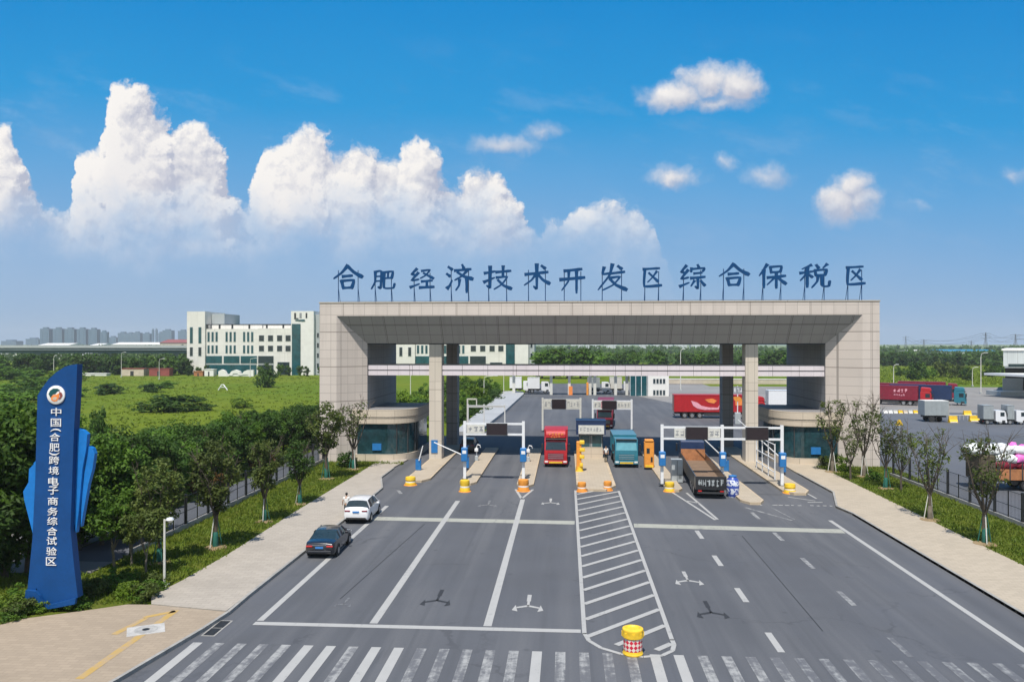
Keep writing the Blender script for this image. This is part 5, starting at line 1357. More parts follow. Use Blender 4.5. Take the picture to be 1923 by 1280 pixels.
def viaduct():
    Y = 372.0
    e = empty('viaduct', (-120, Y, 0), 0, 'long grey elevated viaduct crossing behind the field', 'viaduct')
    zt, zb = za(200, 651.5, Y), za(200, 657.5, Y)
    x0, x1 = -420, -128
    MB().box(x0 + 120, x1 + 120, 0, 9, zb, zt).build('deck', M['viaduct'], e)
    MB().box(x0 + 120, x1 + 120, -.4, -.01, zt - .4, zt + .9).build('parapet', M['kiosk_grey'], e)
    b = MB()
    MB().box(x0 + 120, x1 + 120, 1.5, 7.5, zb - 1.4, zb - .01).build('girder', M['far_tower'], e)
    for px in (331, 196, 62, -70):
        x = xa(px, Y) + 120
        p = MB().box(x - 1.2, x + 1.2, 3, 6, -1, zb - 2.2).build('pier', M['viaduct'], e)
        MB().slab([(x - 1.2, zb - 2.6), (x - 3.2, zb - 1.41), (x + 3.2, zb - 1.41), (x + 1.2, zb - 2.6)], 2, 7).build('pier_head', M['viaduct'], p)
viaduct()
def lattice(px, pt, D, w, label, m='dark_metal'):
    o = atY(px, pt, D); e = empty('transmission_tower', (o.x, D, 0), 0, label, 'pylon', 'transmission towers on the far right horizon')
    h = o.z; b = MB(); t = w * .05
    for s in (-1, 1):
        for r_ in (-1, 1): b.tube([(s * w, r_ * w, 0), (s * w * .28, r_ * w * .28, h * .62), (s * w * .1, r_ * w * .1, h)], t, 4)
    k = 9
    for i in range(k):
        z0, z1 = h * .95 * i / k, h * .95 * (i + 1) / k; f = lambda z: w * max(.12, 1 - z / h * 1.15)
        for r_ in (-1, 1):
            b.tube([(-f(z0), r_ * f(z0), z0), (f(z1), r_ * f(z1), z1)], t * .7, 4); b.tube([(f(z0), r_ * f(z0), z0), (-f(z1), r_ * f(z1), z1)], t * .7, 4)
    b.build('mast', M[m], e)
    for zz in (.7, .82, .94):
        c = MB(); c.tube([(-w * 2.2, 0, h * zz), (0, 0, h * (zz + .02)), (w * 2.2, 0, h * zz)], t, 4); c.build('cross_arm', M[m], e)
    return o.x, D, h
pl = []
for px, pt, D, w, lb in ((1701, 631, 1900, 3.2, 'faint slim transmission tower nearest the gate pillar'), (1735, 637, 1700, 3.2, 'transmission tower with a flat head next to the slimmest one'), (1824, 640, 1500, 2.6, 'short dark lattice mast rising from the blue shed'),
                     (1851, 624, 1500, 4.0, 'tallest lattice transmission tower above the blue shed'), (1907, 627, 1500, 4.0, 'lattice transmission tower rising behind the warehouse roof')):
    pl.append(lattice(px, pt, D, w, lb))
def wires():
    def wire(a, c, k):
        P = []
        for i in range(13):
            t = i / 12; p = a.lerp(c, t); p.z -= 4 * k * t * (1 - t); P.append(p)
        b = MB(); b.tube(P, .16, 4)
        tag(b.build('power_line', M['dark_metal']), 'thin sagging power line strung between the far transmission towers', 'power line', 'power lines between the far pylons')
    for s in (-1, 1):
        for zz in (.72, .95):
            A = [Vector((p[0] + s * 7, p[1], p[2] * zz)) for p in (pl[1], pl[3], pl[4])]
            A = [Vector((pl[0][0] + s * 7, pl[0][1], pl[0][2] * zz))] + A + [Vector((A[-1].x + 150, 1400, A[-1].z + 12))]
            for a, c in zip(A, A[1:]): wire(a, c, 7)
wires()

# ------------------------------------------------------------------ warehouse and small buildings inside the zone
def warehouse():
    Y = 205.0; x0 = xa(1884, Y)
    e = empty('warehouse', (x0, Y, 0), 0, 'pale grey warehouse with white canopy at the edge of the truck yard', 'warehouse')
    zt = za(0, 657, Y); 
    zc = za(0, 699, Y)
    pr = lambda a, y0, y1, z0, z1: MB().prism([(a + y0 * .56, y0), (120, y0), (120, y1), (a + y1 * .56, y1)], z0, z1)
    pr(0, 0, 40, zc + 2.2, zt).build('upper_wall', M['grey_clad'], e)
    pr(.3, .3, 39, za(0, 687, Y), zc + 2.199).build('cladding_band', M['grey_clad'], e)
    pr(.2, 8, 38, 0, za(0, 687, Y) - .01).build('loading_wall', M['dark_metal'], e)  # dark colour stands for the shade under the canopy
    MB().box(1.2, 120, -.05, -.01, za(0, 685, Y), za(0, 680, Y)).build('strip_window', M['glass'], e)
    pr(-.4, -.3, 40.4, zt + .01, zt + .45).build('coping', M['white_wall'], e)
    c = MB().prism([(-1.5, -12), (120, -12), (120, .2), (-4.5, .2)], zc, zc + .5).build('canopy', M['white'], e)
    for k in range(8):
        MB().tube([(2 + k * 14, -11, 0), (2 + k * 14, -11, zc)], .16, 8).build('canopy_post', M['white'], c)
    b = MB()
    for k in range(9): MB().box(4 + k * 12, 9 + k * 12, 7.9, 7.99, 1, 4.2).build('dock_door', M['kiosk_grey'], e)
    MB().box(-.1, 120, 1, 8, 0, 1.1).build('dock', M['kiosk_grey'], e)
    return zc
warehouse()
def white_house():
    Y = 200.0; x0, x1 = xa(1217, Y), xa(1256, Y)
    e = empty('gatehouse', (x0, Y, 0), 0, 'small white two storey gatehouse with grouped windows under the footbridge', 'building')
    W = x1 - x0; MB().box(0, W, 0, 9, 0, 6.4).build('wall', M['white_wall'], e)
    MB().box(-.2, W + .2, -.2, 9.2, 6.4, 6.75).build('roof', M['kiosk_grey'], e)
    for z0, z1 in ((za(0, 716, Y), za(0, 707, Y)), (za(0, 736.5, Y), za(0, 727, Y))):
        for k in range(4): 
            f = MB().box(1.2 + k * .8, 1.85 + k * .8, -.06, -.01, z0, z1).build('window', M['kiosk_grey'], e)
            MB().box(1.28 + k * .8, 1.77 + k * .8, -.09, -.061, z0 + .1, z1 - .1).build('pane', M['glass'], f)
    g = MB().box(-4.4, -.02, 1, 8, 0, 5.9).build('glazed_entrance', M['glass_teal'], e)
    b = MB()
    for k in range(4): b.box(-4.42 + k * 1.4, -4.3 + k * 1.4, .92, .99, 0, 5.9)
    b.build('mullions', M['white'], g)
white_house()
def far_frame():
    Y = 204.0; a, c = xa(995, Y), xa(1216, Y)
    e = empty('checkpoint_canopy', (a, Y, 0), 0, 'white post and beam frame of the far checkpoint under the footbridge', 'canopy')
    MB().box(0, c - a, -.15, .15, za(0, 741, Y), za(0, 739.5, Y) + .1).build('low_beam', M['off_white'], e)
    for px in (965, 1035, 1069, 1108, 1117, 1156, 1177):
        x = xa(px, Y) - a; MB().box(x - .35, x + .35, -.3, .3, 0, 6.2).build('post', M['off_white'], e)
    MB().box(xa(960, Y) - a, c - a, -2, 3, 6.2, 6.9).build('roof', M['off_white'], e)
    MB().box(xa(1068, Y) - a, xa(1075, Y) - a, -1.2, -.5, .0, 2.2).build('ticket_booth', M['mark_orange'], e)
    MB().cbox(xa(1101, Y) - a, xa(1105, Y) - a, -1.2, -.6, 0, 3.2, .05).build('ticket_column', M['orange'], e)
far_frame()
def low_wall():
    Y = 262.0; a, c = xa(1256, Y), xa(1482, Y)
    e = empty('low_wall', (a, Y, 0), 0, 'long low pale wall along the back of the yard', 'wall')
    MB().box(0, c - a + 12, 0, .4, 0, 1.5).build('wall', M['sand'], e)
    MB().box(-.05, c - a + 12.05, -.08, .48, 1.5, 1.75).build('coping', M['white_wall'], e)
    Y2 = 246; 
low_wall()
def lamp(px, pb, pt, label, arm=1.6, r=.13, two=False):
    o = at(px, pb); D = (FW.dot(Vector((o.x, o.y, 0)))); h = CAMH - (pt - HY) / FPX * D
    e = empty('street_lamp', (o.x, o.y, 0), 0, label, 'street lamp')
    MB().tube([(0, 0, 0), (0, 0, h - 1.2), (0.15, 0, h - .3), (arm, 0, h)], [r, r * .7, r * .6, r * .5], 7).build('pole', M['off_white'], e)
    MB().cbox(arm - .2, arm + .7, -.15, .15, h - .08, h + .06, .03).build('lamp_head', M['white'], e)
    MB().box(-.25, .25, -.25, .25, 0, .4).build('base', M['kiosk_grey'], e)
lamp(1842, 739, 662, 'tall white lamp post at the corner of the warehouse canopy', 1.0)
lamp(1826, 725, 689, 'shorter white lamp post on the grass behind the warehouse canopy', 1.0)
lamp(1678, 726, 684, 'white lamp post on the grass closest to the gate pillar', .8)
lamp(1278, 733, 655, 'thin white lamp post in the yard seen through the gate', .6)
lamp(771, 762, 690, 'thin white lamp post in front of the bushes seen past the curved booth', .5, .1)
lamp(909, 747, 705, 'white lamp post with a bent arm in the shrubs beyond the gate', 2.6, .12)
lamp(946, 745, 690, 'straight thin white lamp post beside the pale yard footway', .4, .1)
lamp(299, 712, 673, 'white lamp post beside the red container at the far edge of the field', 1.5)
lamp(228, 708, 661, 'grey lamp post in the far tree belt', 1.2)
lamp(101, 712, 667, 'white lamp post with ball head behind the top of the blue pylon', .6)
lamp(470, 708, 672, 'curved white lamp post in front of the office building glazing', 2.0)

# white sculpted wall and containers in front of the office
def block_row():
    Y = 312.0
    def bx(name, label, cat, px0, px1, pt, pb, m, d=3, roof=None):
        x0, x1 = xa(px0, Y), xa(px1, Y); h = za(0, pt, Y)
        e = empty(name, (x0, Y, 0), 0, label, cat); MB().box(0, x1 - x0, 0, d, 0, max(.8, h)).build('wall', M[m], e)
        MB().box(-.15, x1 - x0 + .15, -.15, d + .15, max(.8, h), max(.8, h) + .25).build('roof', M[roof or m], e)
        MB().box((x1 - x0) * .4, (x1 - x0) * .55, -.05, -.01, 0, h * .7).build('door', M['dark_metal'], e)
    bx('site_cabin', 'red site container standing at the far edge of the field', 'container', 280, 318, 692, 712, 'brick_red')
    bx('site_cabin', 'sandy low building half hidden at the far edge of the field', 'building', 228, 270, 692, 712, 'sand', 4, 'brick_red')
    bx('site_cabin', 'long low white shed at the far edge of the field behind the pylon', 'shed', 152, 200, 703, 712, 'white_wall', 3)
    bx('site_cabin', 'dark brown container left of the white sculpted wall', 'container', 364, 381, 697, 712, 'wood')
    bx('site_cabin', 'white container with rounded look left of the sculpted wall', 'container', 384, 401, 693, 710, 'white_wall')
    e = empty('sculpted_wall', (xa(410, Y), Y, 0), 0, 'white sculpted garden wall with curved tops before the office', 'wall')
    ox = xa(410, Y); K = lambda px, py: (xa(px, Y) - ox, za(0, py, Y))
    MB().slab([K(410, 712), K(410, 696), K(416, 692.5), (K(422, 695)), K(428, 706), K(429, 710), K(410, 714)], 0, 1.5).build('fin', M['white_wall'], e)
    MB().slab([K(430, 703), K(434, 696), K(442, 693), K(450, 695.5), K(452, 703), K(448, 703), K(446, 700), K(438, 700), K(436, 704)], 0, 1.5).build('arch', M['white_wall'], e)
    MB().slab([K(452, 703), K(458, 696), K(464, 693.5), K(476, 693.5), K(476, 713), K(466, 713), K(466, 702), K(458, 702)], 0, 1.5).build('arch', M['white_wall'], e)
    MB().box(xa(428, Y) - ox, xa(468, Y) - ox, .2, 1.7, 0, .9).build('base', M['white_wall'], e)
block_row()
def aframe():
    o = at(418, 732); e = empty('frame', (o.x, o.y, 0), 0, 'tiny white A shaped frame standing alone in the green field', 'frame')
    MB().tube([(-1.2, 0, 0), (-.2, 0, 1.5), (.3, 0, 1.5), (1.4, 0, 0)], .16, 6).build('legs', M['white'], e)
    MB().tube([(-.8, 0, .75), (.95, 0, .75)], .1, 6).build('brace', M['white'], e)
aframe()

# ------------------------------------------------------------------ fences
def fence(x0, y0, x1, y1, label, step, h=2.4, base=.45):
    e = empty('perimeter_fence', (x0, y0, 0), 0, label, 'fence')
    d = Vector((x1 - x0, y1 - y0, 0)); L = d.length; d.normalize(); e.rotation_euler = (0, 0, math.atan2(d.y, d.x))
    MB().box(0, L, -.13, .13, 0, base).build('base_wall', M['kerb'], e)
    n = int(L / step)
    for i in range(n + 1): MB().box(i * step - .075, i * step + .075, -.08, .08, base * .2, h + .12).build('post', M['fence_black'], e)
    for i in range(n):
        b = MB(); xm = i * step + step / 2
        b.box(xm - .025, xm + .025, -.03, .03, base, h)
        for z in (base + .1, h * .55, h - .04): b.box(i * step + .08, (i + 1) * step - .08, -.018, .018, z - .016, z + .016)
        k = int(step / .16)
        for j in range(1, k): b.box(i * step + step * j / k - .004, i * step + step * j / k + .004, -.006, .006, base + .02, h - .02)
        b.build('mesh_panel', M['fence_black'], e)
fence(-26.5, 47, -26.5, 85.5, 'black mesh fence on a low wall between the tree verge and side road', 3.5)
fence(32.35, 48, 31.6, 80, 'black mesh fence between the grass verge and the truck yard', 3.5)

# ------------------------------------------------------------------ vegetation
def leaf_quad(b, c, n, s, rr):
    u = n.cross(Vector((rr.uniform(-1, 1), rr.uniform(-1, 1), rr.uniform(-1, 1))))
    if u.length < 1e-3: u = Vector((1, 0, 0))
    u.normalize(); w = n.cross(u).normalized(); a = s * rr.uniform(.7, 1.3); k = s * rr.uniform(.35, .6)
    i = len(b.v); b.v += [tuple(c - u * a), tuple(c + w * k), tuple(c + u * a), tuple(c - w * k)]
    b.f.append([i, i + 1, i + 2, i + 3]); b.m.append(0); b.sm.append(False)
def crown_mesh(name, seed, H, base, rad, nclump, per, leaf, clump_r, m, shape='round', hollow=.45):
    rr = random.Random(seed); b = MB(); cz = (H + base) / 2; hz = (H - base) / 2
    for _ in range(nclump):
        while True:
            p = Vector((rr.uniform(-1, 1), rr.uniform(-1, 1), rr.uniform(-1, 1)))
            if p.length > 1 or p.length < hollow: continue
            break
        k = 1.0
        if shape == 'cone': k = .35 + .65 * (1 - (p.z + 1) / 2)
        if shape == 'vase': k = .35 + .65 * ((p.z + 1) / 2) ** .7
        c = Vector((p.x * rad * k, p.y * rad * k, cz + p.z * hz)); cr = clump_r * rr.uniform(.55, 1.35)
        for _ in range(int(per * rr.uniform(.6, 1.3))):
            d = Vector((rr.gauss(0, 1), rr.gauss(0, 1), rr.gauss(0, 1))).normalized() * cr * rr.random() ** .45
            d.z *= .75
            n = (d.normalized() * .6 + Vector((rr.uniform(-1, 1), rr.uniform(-1, 1), rr.uniform(0, 1.3)))).normalized()
            leaf_quad(b, c + d, n, leaf, rr)
    me_o = b.build(name, M[m]); me = me_o.data; bpy.data.objects.remove(me_o); return me
def branch_mesh(name, seed, H, trunk_h, r0, spread, nb, m, twig=3, upright=.5, forked=False):
    rr = random.Random(seed); b = MB()
    b.tube([(0, 0, -.1), (rr.uniform(-.05, .05), rr.uniform(-.05, .05), trunk_h * .5), (rr.uniform(-.1, .1), rr.uniform(-.1, .1), trunk_h)], [r0 * 1.25, r0, r0 * .85], 8)
    for i in range(nb):
        a = 2 * math.pi * (i + rr.uniform(-.25, .25)) / nb; z0 = trunk_h * rr.uniform(.75, 1.0)
        L = (H - trunk_h) * rr.uniform(.65, 1.0); s = spread * rr.uniform(.6, 1.1)
        p0 = Vector((0, 0, z0)); p1 = p0 + Vector((math.cos(a) * s * .45, math.sin(a) * s * .45, L * .4)); p2 = Vector((math.cos(a) * s * rr.uniform(.75, 1), math.sin(a) * s * rr.uniform(.75, 1), z0 + L))
        b.tube([p0, p1, p2], [r0 * .55, r0 * .36, r0 * .1], 6)
        for k in range(twig):
            t = rr.uniform(.3, 1); q = p1.lerp(p2, t) if t > .4 else p0.lerp(p1, t * 2)
            d = Vector((rr.uniform(-1, 1), rr.uniform(-1, 1), rr.uniform(.4, 1.6))).normalized() * L * rr.uniform(.2, .42)
            b.tube([q, q + d * .5 + Vector((0, 0, .05)), q + d], [r0 * .2, r0 * .14, r0 * .05], 5)
            for _ in range(2):
                d2 = Vector((rr.uniform(-1, 1), rr.uniform(-1, 1), rr.uniform(.1, 1.4))).normalized() * L * rr.uniform(.08, .18)
                b.tube([q + d * .6, q + d * .6 + d2], [r0 * .1, r0 * .04], 4)
    o = b.build(name, M[m]); me = o.data; bpy.data.objects.remove(o); return me
def plant(name, label, cat, loc, rz, sc_, crown, trunk, group=None):
    e = empty(name, loc, rz, label, cat, group); e.scale = sc_ if isinstance(sc_, (tuple, list)) else (sc_,) * 3
    if trunk:
        t = bpy.data.objects.new('trunk', trunk); C.objects.link(t); t.parent = e
    if crown:
        for nm, c in (crown if isinstance(crown, list) else [('crown', crown)]):
            k = bpy.data.objects.new(nm, c); C.objects.link(k); k.parent = e
    return e
rt_ = random.Random(21)
DENSE = [crown_mesh('crown', 100 + i, 6.4, 1.1, 2.9, 95, 95, .17, .75, 'leaf_dark' if i != 2 else 'leaf_green') for i in range(4)]
DTRUNK = [branch_mesh('trunk', 200 + i, 6.2, 1.6, .16, 2.2, 6, 'bark') for i in range(2)]
BIG = [crown_mesh('crown', 150 + i, 9.4, .9, 3.4, 130, 100, .19, .85, m_) for i, m_ in enumerate(('leaf_green', 'leaf_dark', 'leaf_green'))]
OLIVE = [crown_mesh('crown', 170 + i, 6.6, 2.2, 1.75, 60, 55, .13, .5, m_, 'vase', .2) for i, m_ in enumerate(('leaf_olive', 'leaf_dark', 'leaf_olive'))]
OTRUNK = [branch_mesh('trunk', 220 + i, 6.6, 2.1, .13, 1.5, 7, 'bark', 4) for i in range(3)]
THIN = [crown_mesh('crown', 190 + i, 6.6, 2.6, 1.65, 42, 24, .12, .5, 'leaf_olive', 'vase', .2) for i in range(3)]
BTRUNK = [branch_mesh('trunk', 240 + i, 6.6, 2.0, .115, 1.7, 8, 'bark', 5) for i in range(4)]
FAR = [crown_mesh('crown', 300 + i, 8.6, .3, 2.7, 34, 26, .55, 1.0, m_, sh_, .3) for i, (m_, sh_) in enumerate((('leaf_dark', 'round'), ('leaf_dark', 'cone'), ('leaf_green', 'round'), ('leaf_dark', 'round')))]
FTRUNK = branch_mesh('trunk', 320, 7, 2, .2, 1.2, 4, 'bark', 1)
BUSH = [crown_mesh('crown', 340 + i, 2.2, -.1, 1.5, 34, 40, .17, .5, m_, 'round', .2) for i, m_ in enumerate(('leaf_green', 'leaf_bright', 'leaf_dark', 'leaf_olive', 'leaf_rust'))]
def stakes(e, H=1.9, green=True, seed=1):
    r = random.Random(seed)
    MB().lathe([(.16, 0), (.19, .1), (.17, .9), (.13, 1.0)], seg=9).build('trunk_wrap', M['green_wrap'] if green else M['bark_pale'], e)
    for k in range(3 if green else 2):
        a = 2 * math.pi * k / 3 + r.uniform(0, 1)
        MB().tube([(math.cos(a) * .42, math.sin(a) * .42, 0), (math.cos(a) * .12, math.sin(a) * .12, H)], .035, 6).build('support_stake', M['green_wrap'] if green and k else M['off_white'], e)
    MB().lathe([(.75, -.05), (.7, .06), (.3, .12)], seg=12).build('root_mound', M['soil'], e)
# street trees on the near verge
row = [(300, 1056, 6.0, 0, 'dense small street tree right behind the short camera pole'), (405, 1028, 6.7, 0, 'spindly olive street tree on the verge level with the black sedan'), (497, 979, 5.9, 2, 'leaning olive street tree with splayed stakes on the verge'),
       (563, 946, 5.2, 1, 'small street tree with a green wrapped trunk on the verge'), (613, 899, 7.2, 0, 'green vase shaped tree before the gate pillar, with green stakes'), (664, 881, 7.2, 2, 'pale twiggy tree before the gate pillar closest to the curved booth')]
for i, (px, py, H, k, lb) in enumerate(row):
    o = at(px, py, .11); e = plant('street_tree', lb, 'tree', o, rt_.uniform(0, 6), H / 6.6, OLIVE[k] if px not in (664,) else THIN[2], OTRUNK[i % 3], 'street trees on the verge with the short camera pole'); stakes(e, 1.9, True, i)
for i, (px, py, H, m_, lb) in enumerate([(248, 1062, 3.6, 3, 'short olive brown sapling with a thin forked trunk near the camera pole'), (275, 1078, 3.7, 3, 'short olive sapling with pale twin stems nearest the camera pole'), (215, 1065, 4.2, 0, 'small dark tree right of the blue pylon')]):
    o = at(px, py, .11); plant('sapling', lb, 'tree', o, i, (H / 3.7,) * 3, [('crown', crown_mesh('crown', 400 + i, 3.7, 1.6, 1.25, 40, 55, .12, .4, ('leaf_olive', 'leaf_olive', 'leaf_green')[i], 'round', .2))], branch_mesh('trunk', 410 + i, 3.5, 1.2, .06, .8, 5, 'bark_pale', 2))
# dense row beyond the side road
DL = 'dense dark green tree in the row beyond the side road'
y = 56.0; i = 0
while y < 112:
    H = 5.9 - (y - 56) * .018 + rt_.uniform(-.45, .45)
    plant('roadside_tree', DL, 'tree', (-34.2 + rt_.uniform(-.9, .9), y, -.05), rt_.uniform(0, 6), (H / 6.4 * rt_.uniform(.95, 1.15), H / 6.4, H / 6.4), DENSE[rt_.randrange(4)], DTRUNK[i % 2], 'dense trees beyond the side road')
    y += rt_.uniform(2.8, 4.0); i += 1
y = 62.0
while y < 108:
    H = 4.1 + rt_.uniform(-.4, .4)
    plant('roadside_tree', 'dense green tree in the second row behind the side road trees', 'tree', (-40.5 + rt_.uniform(-1.5, 1.5), y, -.05), rt_.uniform(0, 6), H / 6.4, DENSE[rt_.randrange(4)], DTRUNK[i % 2], 'second row of trees behind the side road trees'); y += rt_.uniform(3.5, 5.5); i += 1
for px, py, H, lb in [(10, 1085, 9.7, 'tallest leafy tree at the edge of the photo behind the blue pylon'), (52, 1075, 8.2, 'leafy tree directly behind the blue pylon wings'), (-45, 1100, 9.2, 'leafy tree at the very edge beside the tallest one'), (150, 1030, 7.2, 'bushy dark tree just right behind the pylon shaft'), (192, 1020, 7.0, 'bushy dark tree over the car park, second behind the pylon'), (232, 1010, 6.6, 'bushy dark tree over the car park beside the white car'), (95, 985, 8.0, 'leafy tree deep behind the blue pylon'), (20, 960, 8.6, 'leafy tree behind the tallest tree near the pylon')]:
    o = at(px, py, .05); k = BIG[i % 3]; i += 1
    plant('leafy_tree', lb, 'tree', o, rt_.uniform(0, 6), (H / 9.4 * 1.02, H / 9.4 * 1.02, H / 9.4), k, DTRUNK[i % 2])
for k in range(16):
    yy = 58 + k * 3.1
    plant('bush', 'low rusty and green shrub along the side road', 'bush', (-31.9 + rt_.uniform(-.3, .5), yy, -.05), rt_.uniform(0, 6), rt_.uniform(.45, .7), BUSH[(4, 3, 1, 4)[k % 4]], None, 'shrubs along the side road')
# pruned trees on the far verge
for i, (px, py, H, lb) in enumerate([(1849, 1021, 7.0, 'bare pruned tree with green staked trunk before the loaded truck'), (1746, 976, 6.9, 'bare spreading tree with white painted stake on the verge'), (1663, 917, 6.6, 'bare tree with dark trunk at the end of the black fence'), (1692, 920, 5.4, 'thin bare tree beside the black fence near the warning sign'), (1622, 895, 7.6, 'bare pruned tree with many upright stubs before the stone pillar'), (1597, 902, 5.2, 'small bare pruned tree before the stone pillar'), (1563, 886, 7.4, 'bare pruned tree beside the glazed booth')]):
    o = at(px, py, .11); e = plant('pruned_tree', lb, 'tree', o, rt_.uniform(0, 6), (H / 6.6 * .95, H / 6.6 * .95, H / 6.6), THIN[i % 3], BTRUNK[i % 4], 'bare pruned trees on the verge by the truck yard')
    if i in (0, 1, 2, 4, 6): stakes(e, 1.8, i in (0, 2), i + 10)
for px, py, s, k, lb in [(1576, 884, .75, 1, 'yellow green shrub at the foot of the stone pillar'), (1553, 874, .5, 3, 'grey green shrub at the corner of the glazed booth'), (653, 878, .75, 2, 'dark round shrub at the foot of the gate pillar'), (1640, 902, .5, 0, 'small shrub beside the end of the fence')]:
    o = at(px, py, .11); plant('bush', lb, 'bush', o, 1, s, BUSH[k], None)
# far tree belts
def belt(n, xr, yr, H, label, group, pick=(0, 1, 2, 3)):
    for _ in range(n):
        h = rt_.uniform(*H); plant('far_tree', label, 'tree', (rt_.uniform(*xr), rt_.uniform(*yr), -.05), rt_.uniform(0, 6), (h / 8.6 * 1.1, h / 8.6 * 1.1, h / 8.6), FAR[rt_.choice(pick)], FTRUNK, group)
for k in range(85):
    u = rt_.random(); px = -20 + 375 * u; Y = rt_.uniform(318, 350) if u > .25 else rt_.uniform(300, 350)
    h = rt_.uniform(6.0, 9.0); plant('far_tree', 'dark tree in the far belt between field and viaduct', 'tree', (xa(px, Y), Y, -.05), rt_.uniform(0, 6), (h / 8.6 * 1.15, h / 8.6 * 1.15, h / 8.6), FAR[rt_.choice((0, 1, 3, 3, 2))], FTRUNK, 'far belt of trees below the viaduct')
for k in range(60):
    px = rt_.uniform(1650, 1890); Y = rt_.uniform(470, 520); h = rt_.uniform(6.0, 8.6)
    plant('far_tree', 'dark tree in the far belt beyond the truck yard', 'tree', (xa(px, Y), Y, -.05), rt_.uniform(0, 6), (h / 8.6 * 1.3, h / 8.6 * 1.3, h / 8.6), FAR[rt_.choice((0, 3, 1))], FTRUNK, 'far belt of trees beyond the truck yard')
for k in range(75):
    px = rt_.uniform(985, 1560); Y = rt_.uniform(345, 420); h = rt_.uniform(6.5, 10.5) * (1.0 if px > 1150 else 1.05)
    plant('far_tree', 'green tree in the belt seen through the gate', 'tree', (xa(px, Y), Y, -.05), rt_.uniform(0, 6), (h / 8.6 * 1.2, h / 8.6 * 1.2, h / 8.6), FAR[rt_.choice((0, 1, 2, 3) if px > 1150 else (2, 2, 0))], FTRUNK, 'belt of trees seen through the gate')
for px, H in ((1040, 12), (1018, 10.5), (1090, 12), (1110, 11), (1065, 10)):
    Y = 300; plant('far_tree', 'bright green bushy tree at the road bend seen through the gate', 'tree', (xa(px, Y), Y, -.05), px, (H / 8.6 * 1.25, H / 8.6 * 1.25, H / 8.6), FAR[2], FTRUNK, 'bright trees at the road bend')
# shrubs beyond the gate and in the field
for k in range(46):
    Y = rt_.uniform(122, 215); x = -18.4 - rt_.uniform(.6, 15) - (0 if Y > 140 else 2)
    s = rt_.uniform(.8, 1.9); plant('bush', 'bright green shrub on the slope seen between column and booth', 'bush', (x, Y, -.05), rt_.uniform(0, 6), (s, s, s * rt_.uniform(.8, 1.2)), BUSH[rt_.choice((0, 1, 1, 0, 2))], None, 'shrubs on the slope beyond the gate')
hb = None
for k in range(16):
    Y = 124 + k * 5.2; plant('hedge_bush', 'dark clipped hedge bush along the pale yard footway', 'hedge', (-17.6, Y, -.05), k, (.7, 1.8, .8), BUSH[2], None, 'clipped hedge along the yard footway')
for px, py, s, k in [(318, 772, (4.2, 2.5, 1.5), 2), (200, 738, (6, 2.5, 1.2), 2), (500, 727, (2.2, 2, 2.6), 2), (110, 745, (5, 3, 1.4), 0), (282, 735, (4, 2, 1.0), 2), (305, 728, (3, 2, 1.0), 0), (40, 735, (5, 3, 1.8), 0), (75, 722, (6, 3, 2.0), 0), (20, 712, (6, 3, 2.6), 0), (120, 715, (5, 3, 1.8), 1), (190, 850, (1.0, 1.0, 2.4), 2), (455, 765, (2.2, 1.2, .9), 1), (380, 770, (2, 1.2, .7), 2), (25, 755, (5, 2.5, 1.8), 0), (70, 750, (4, 2.5, 1.5), 2)]:
    o = at(px, py); plant('bush', 'spreading bush growing in the green field', 'bush', (o.x, o.y, -.05), px, s, BUSH[k], None, 'bushes scattered in the field')
for px in (1690, 1718, 1740, 1768, 1795, 1815, 1860, 1880):
    Y = rt_.uniform(290, 340); s = rt_.uniform(1.4, 2.2); plant('bush', 'round dark bush in the meadow behind the parked trucks', 'bush', (xa(px, Y), Y, -.05), px, (s, s, s * 1.4), BUSH[rt_.choice((2, 3, 0))], None, 'bushes in the meadow behind the trucks')
for px in range(352, 600, 19):
    if 405 < px < 478: continue
    Y = 316 + rt_.uniform(-2, 3); h = rt_.uniform(3.5, 5.5); plant('far_tree', 'small round tree planted before the white office building', 'tree', (xa(px + rt_.uniform(-5, 5), Y), Y, -.05), px, (h / 8.6, h / 8.6, h / 8.6), FAR[2 if px % 2 else 0], FTRUNK, 'small trees before the office building')

# grass and weeds: nobody could count these
def inside(p, poly):
    c = False; n = len(poly)
    for i in range(n):
        (x1, y1), (x2, y2) = poly[i], poly[(i + 1) % n]
        if (y1 > p[1]) != (y2 > p[1]) and p[0] < (x2 - x1) * (p[1] - y1) / (y2 - y1) + x1: c = not c
    return c
def tufts(name, n, samp, z, h, w, m, label, seed=1, per=5):
    rr = random.Random(seed); b = MB()
    for _ in range(n):
        p = samp(rr)
        if p is None: continue
        hs = h * rr.uniform(.5, 1.5)
        for _ in range(per):
            a = rr.uniform(0, 6.28); x, y = p[0] + rr.gauss(0, w * 2.2), p[1] + rr.gauss(0, w * 2.2); dx, dy = math.cos(a) * w, math.sin(a) * w; l = rr.uniform(-.6, .6) * hs
            i = len(b.v); b.v += [(x - dx, y - dy, z), (x + dx, y + dy, z), (x + dy * 2 + l, y + dx * 2 + l * .5, z + hs * rr.uniform(.6, 1.1))]
            b.f.append([i, i + 1, i + 2]); b.m.append(0); b.sm.append(False)
    return tag(b.build(name, M[m]), label, 'grass', kind='stuff')
def sv(poly, bx):
    def f(rr):
        p = (rr.uniform(bx[0], bx[1]), rr.uniform(bx[2], bx[3]))
        return p if inside(p, poly) else None
    return f
tufts('grass', 16000, sv(verge_l, (-40, -17, 38, 86)), .1, .22, .05, 'blade', 'rough green grass on the verge around the pylon and street trees', 3)
tufts('grass', 9000, sv(verge_r, (26, 34, 44, 86)), .1, .18, .05, 'blade', 'green grass on the verge under the bare pruned trees', 4)
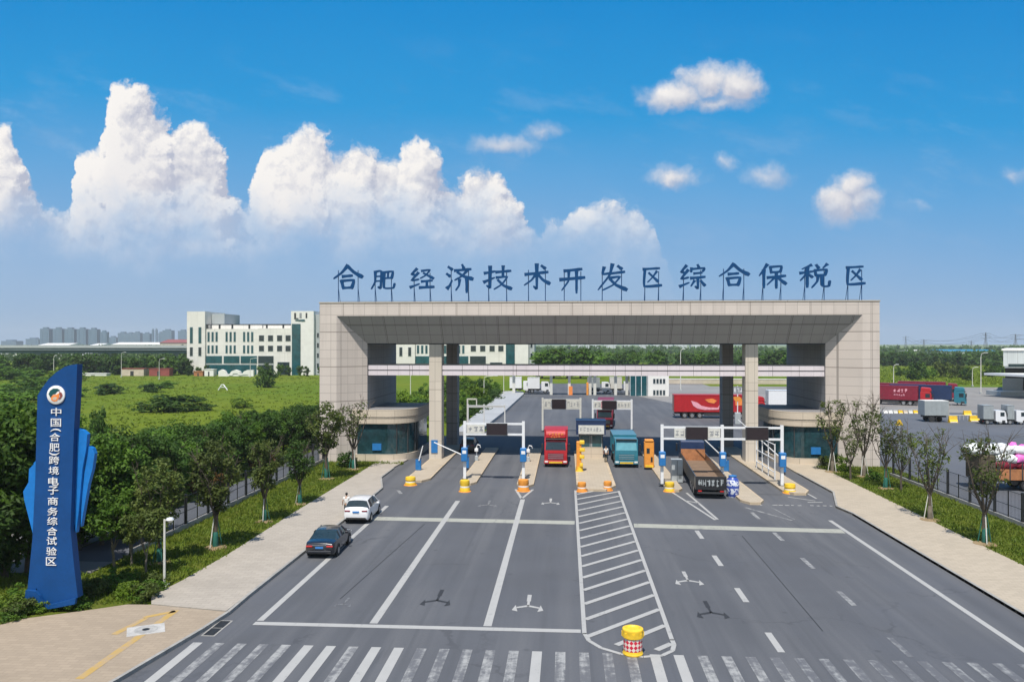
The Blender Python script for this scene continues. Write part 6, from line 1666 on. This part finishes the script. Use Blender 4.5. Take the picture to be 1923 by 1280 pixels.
def sfield(rr):
    px, py = rr.uniform(-20, 605), 708 + 200 * rr.random() ** 1.6
    o = at(px, py)
    return (o.x, o.y) if o.x < -43 or o.y > 112 else None
tufts('weeds', 3500, sfield, -.06, .3, .16, 'weed', 'bright green weeds and long grass covering the field', 5, 6)
def smead(rr):
    px, py = rr.uniform(1650, 1890), rr.uniform(687, 722); o = at(px, py); return (o.x, o.y)
tufts('weeds', 3000, smead, -.06, .5, .3, 'weed', 'green weeds on the meadow behind the parked trucks', 6, 5)
def wood(name, x0, x1, y0, y1, n, h, label, seed, lf=1.5):
    rr = random.Random(seed); b = MB()
    for _ in range(n):
        x, y = rr.uniform(x0, x1), rr.uniform(y0, y1); hh = h * (.72 + .28 * math.sin(x * .07 + math.sin(y * .05) * 2)) * rr.uniform(.75, 1.15)
        for _k in range(14):
            c = Vector((x + rr.gauss(0, 1.6), y + rr.gauss(0, 1.6), hh * rr.random() ** .6)); leaf_quad(b, c, Vector((rr.uniform(-1, 1), rr.uniform(-1.2, .4), rr.uniform(0, 1.2))).normalized(), lf, rr)
    return tag(b.build(name, M['leaf_dark']), label, 'wood', kind='stuff')
wood('far_wood', -760, -130, 520, 640, 900, 8.5, 'far dark wood behind the viaduct reading as one mass', 31)
wood('far_wood', -60, 330, 480, 600, 700, 8.5, 'far dark wood seen through the gate reading as one mass', 32)
wood('far_wood', 190, 900, 620, 760, 900, 8.5, 'far dark wood behind the meadow reading as one mass', 33)
wood('far_wood', -900, 1900, 1000, 1300, 3000, 9.5, 'hazy band of trees along the far horizon reading as one mass', 34, 3.2)
wood('far_wood', -1500, -500, 660, 1000, 1200, 9.5, 'hazy band of trees beyond the viaduct under the skyline reading as one mass', 35, 2.2)
# low planting round the foot of the pylon
for k in range(46):
    px = rt_.uniform(-10, 300); e_ = at(px, 1150 - (px > 150) * rt_.uniform(5, 45) - rt_.uniform(0, 26) + (15 if px < 40 else 0), .1)
    if not inside((e_.x, e_.y), verge_l): continue
    s = rt_.uniform(.2, .42); plant('bush', 'low leafy ground shrub around the foot of the blue pylon', 'bush', e_, k, (s * 1.3, s * 1.3, s), BUSH[rt_.choice((0, 0, 1, 3))], None, 'low shrubs around the foot of the pylon')

# ------------------------------------------------------------------ the air between here and the far skyline
def haze():
    b = MB().box(-4200, 4200, -250, 4600, -2.5, 95)
    o = b.build('haze', [])
    m = bpy.data.materials.new('haze'); m.use_nodes = True; nt = m.node_tree
    nt.nodes.remove(nt.nodes['Principled BSDF']); v_ = nt.nodes.new('ShaderNodeVolumePrincipled')
    v_.inputs['Color'].default_value = (.86, .93, 1, 1); v_.inputs['Density'].default_value = HAZE
    nt.links.new(v_.outputs[0], nt.nodes['Material Output'].inputs['Volume'])
    o.data.materials.append(m); tag(o, kind='stuff'); o['label'] = 'thin pale blue haze in the air towards the skyline'; o['category'] = 'haze'
HAZE = .00014
haze()
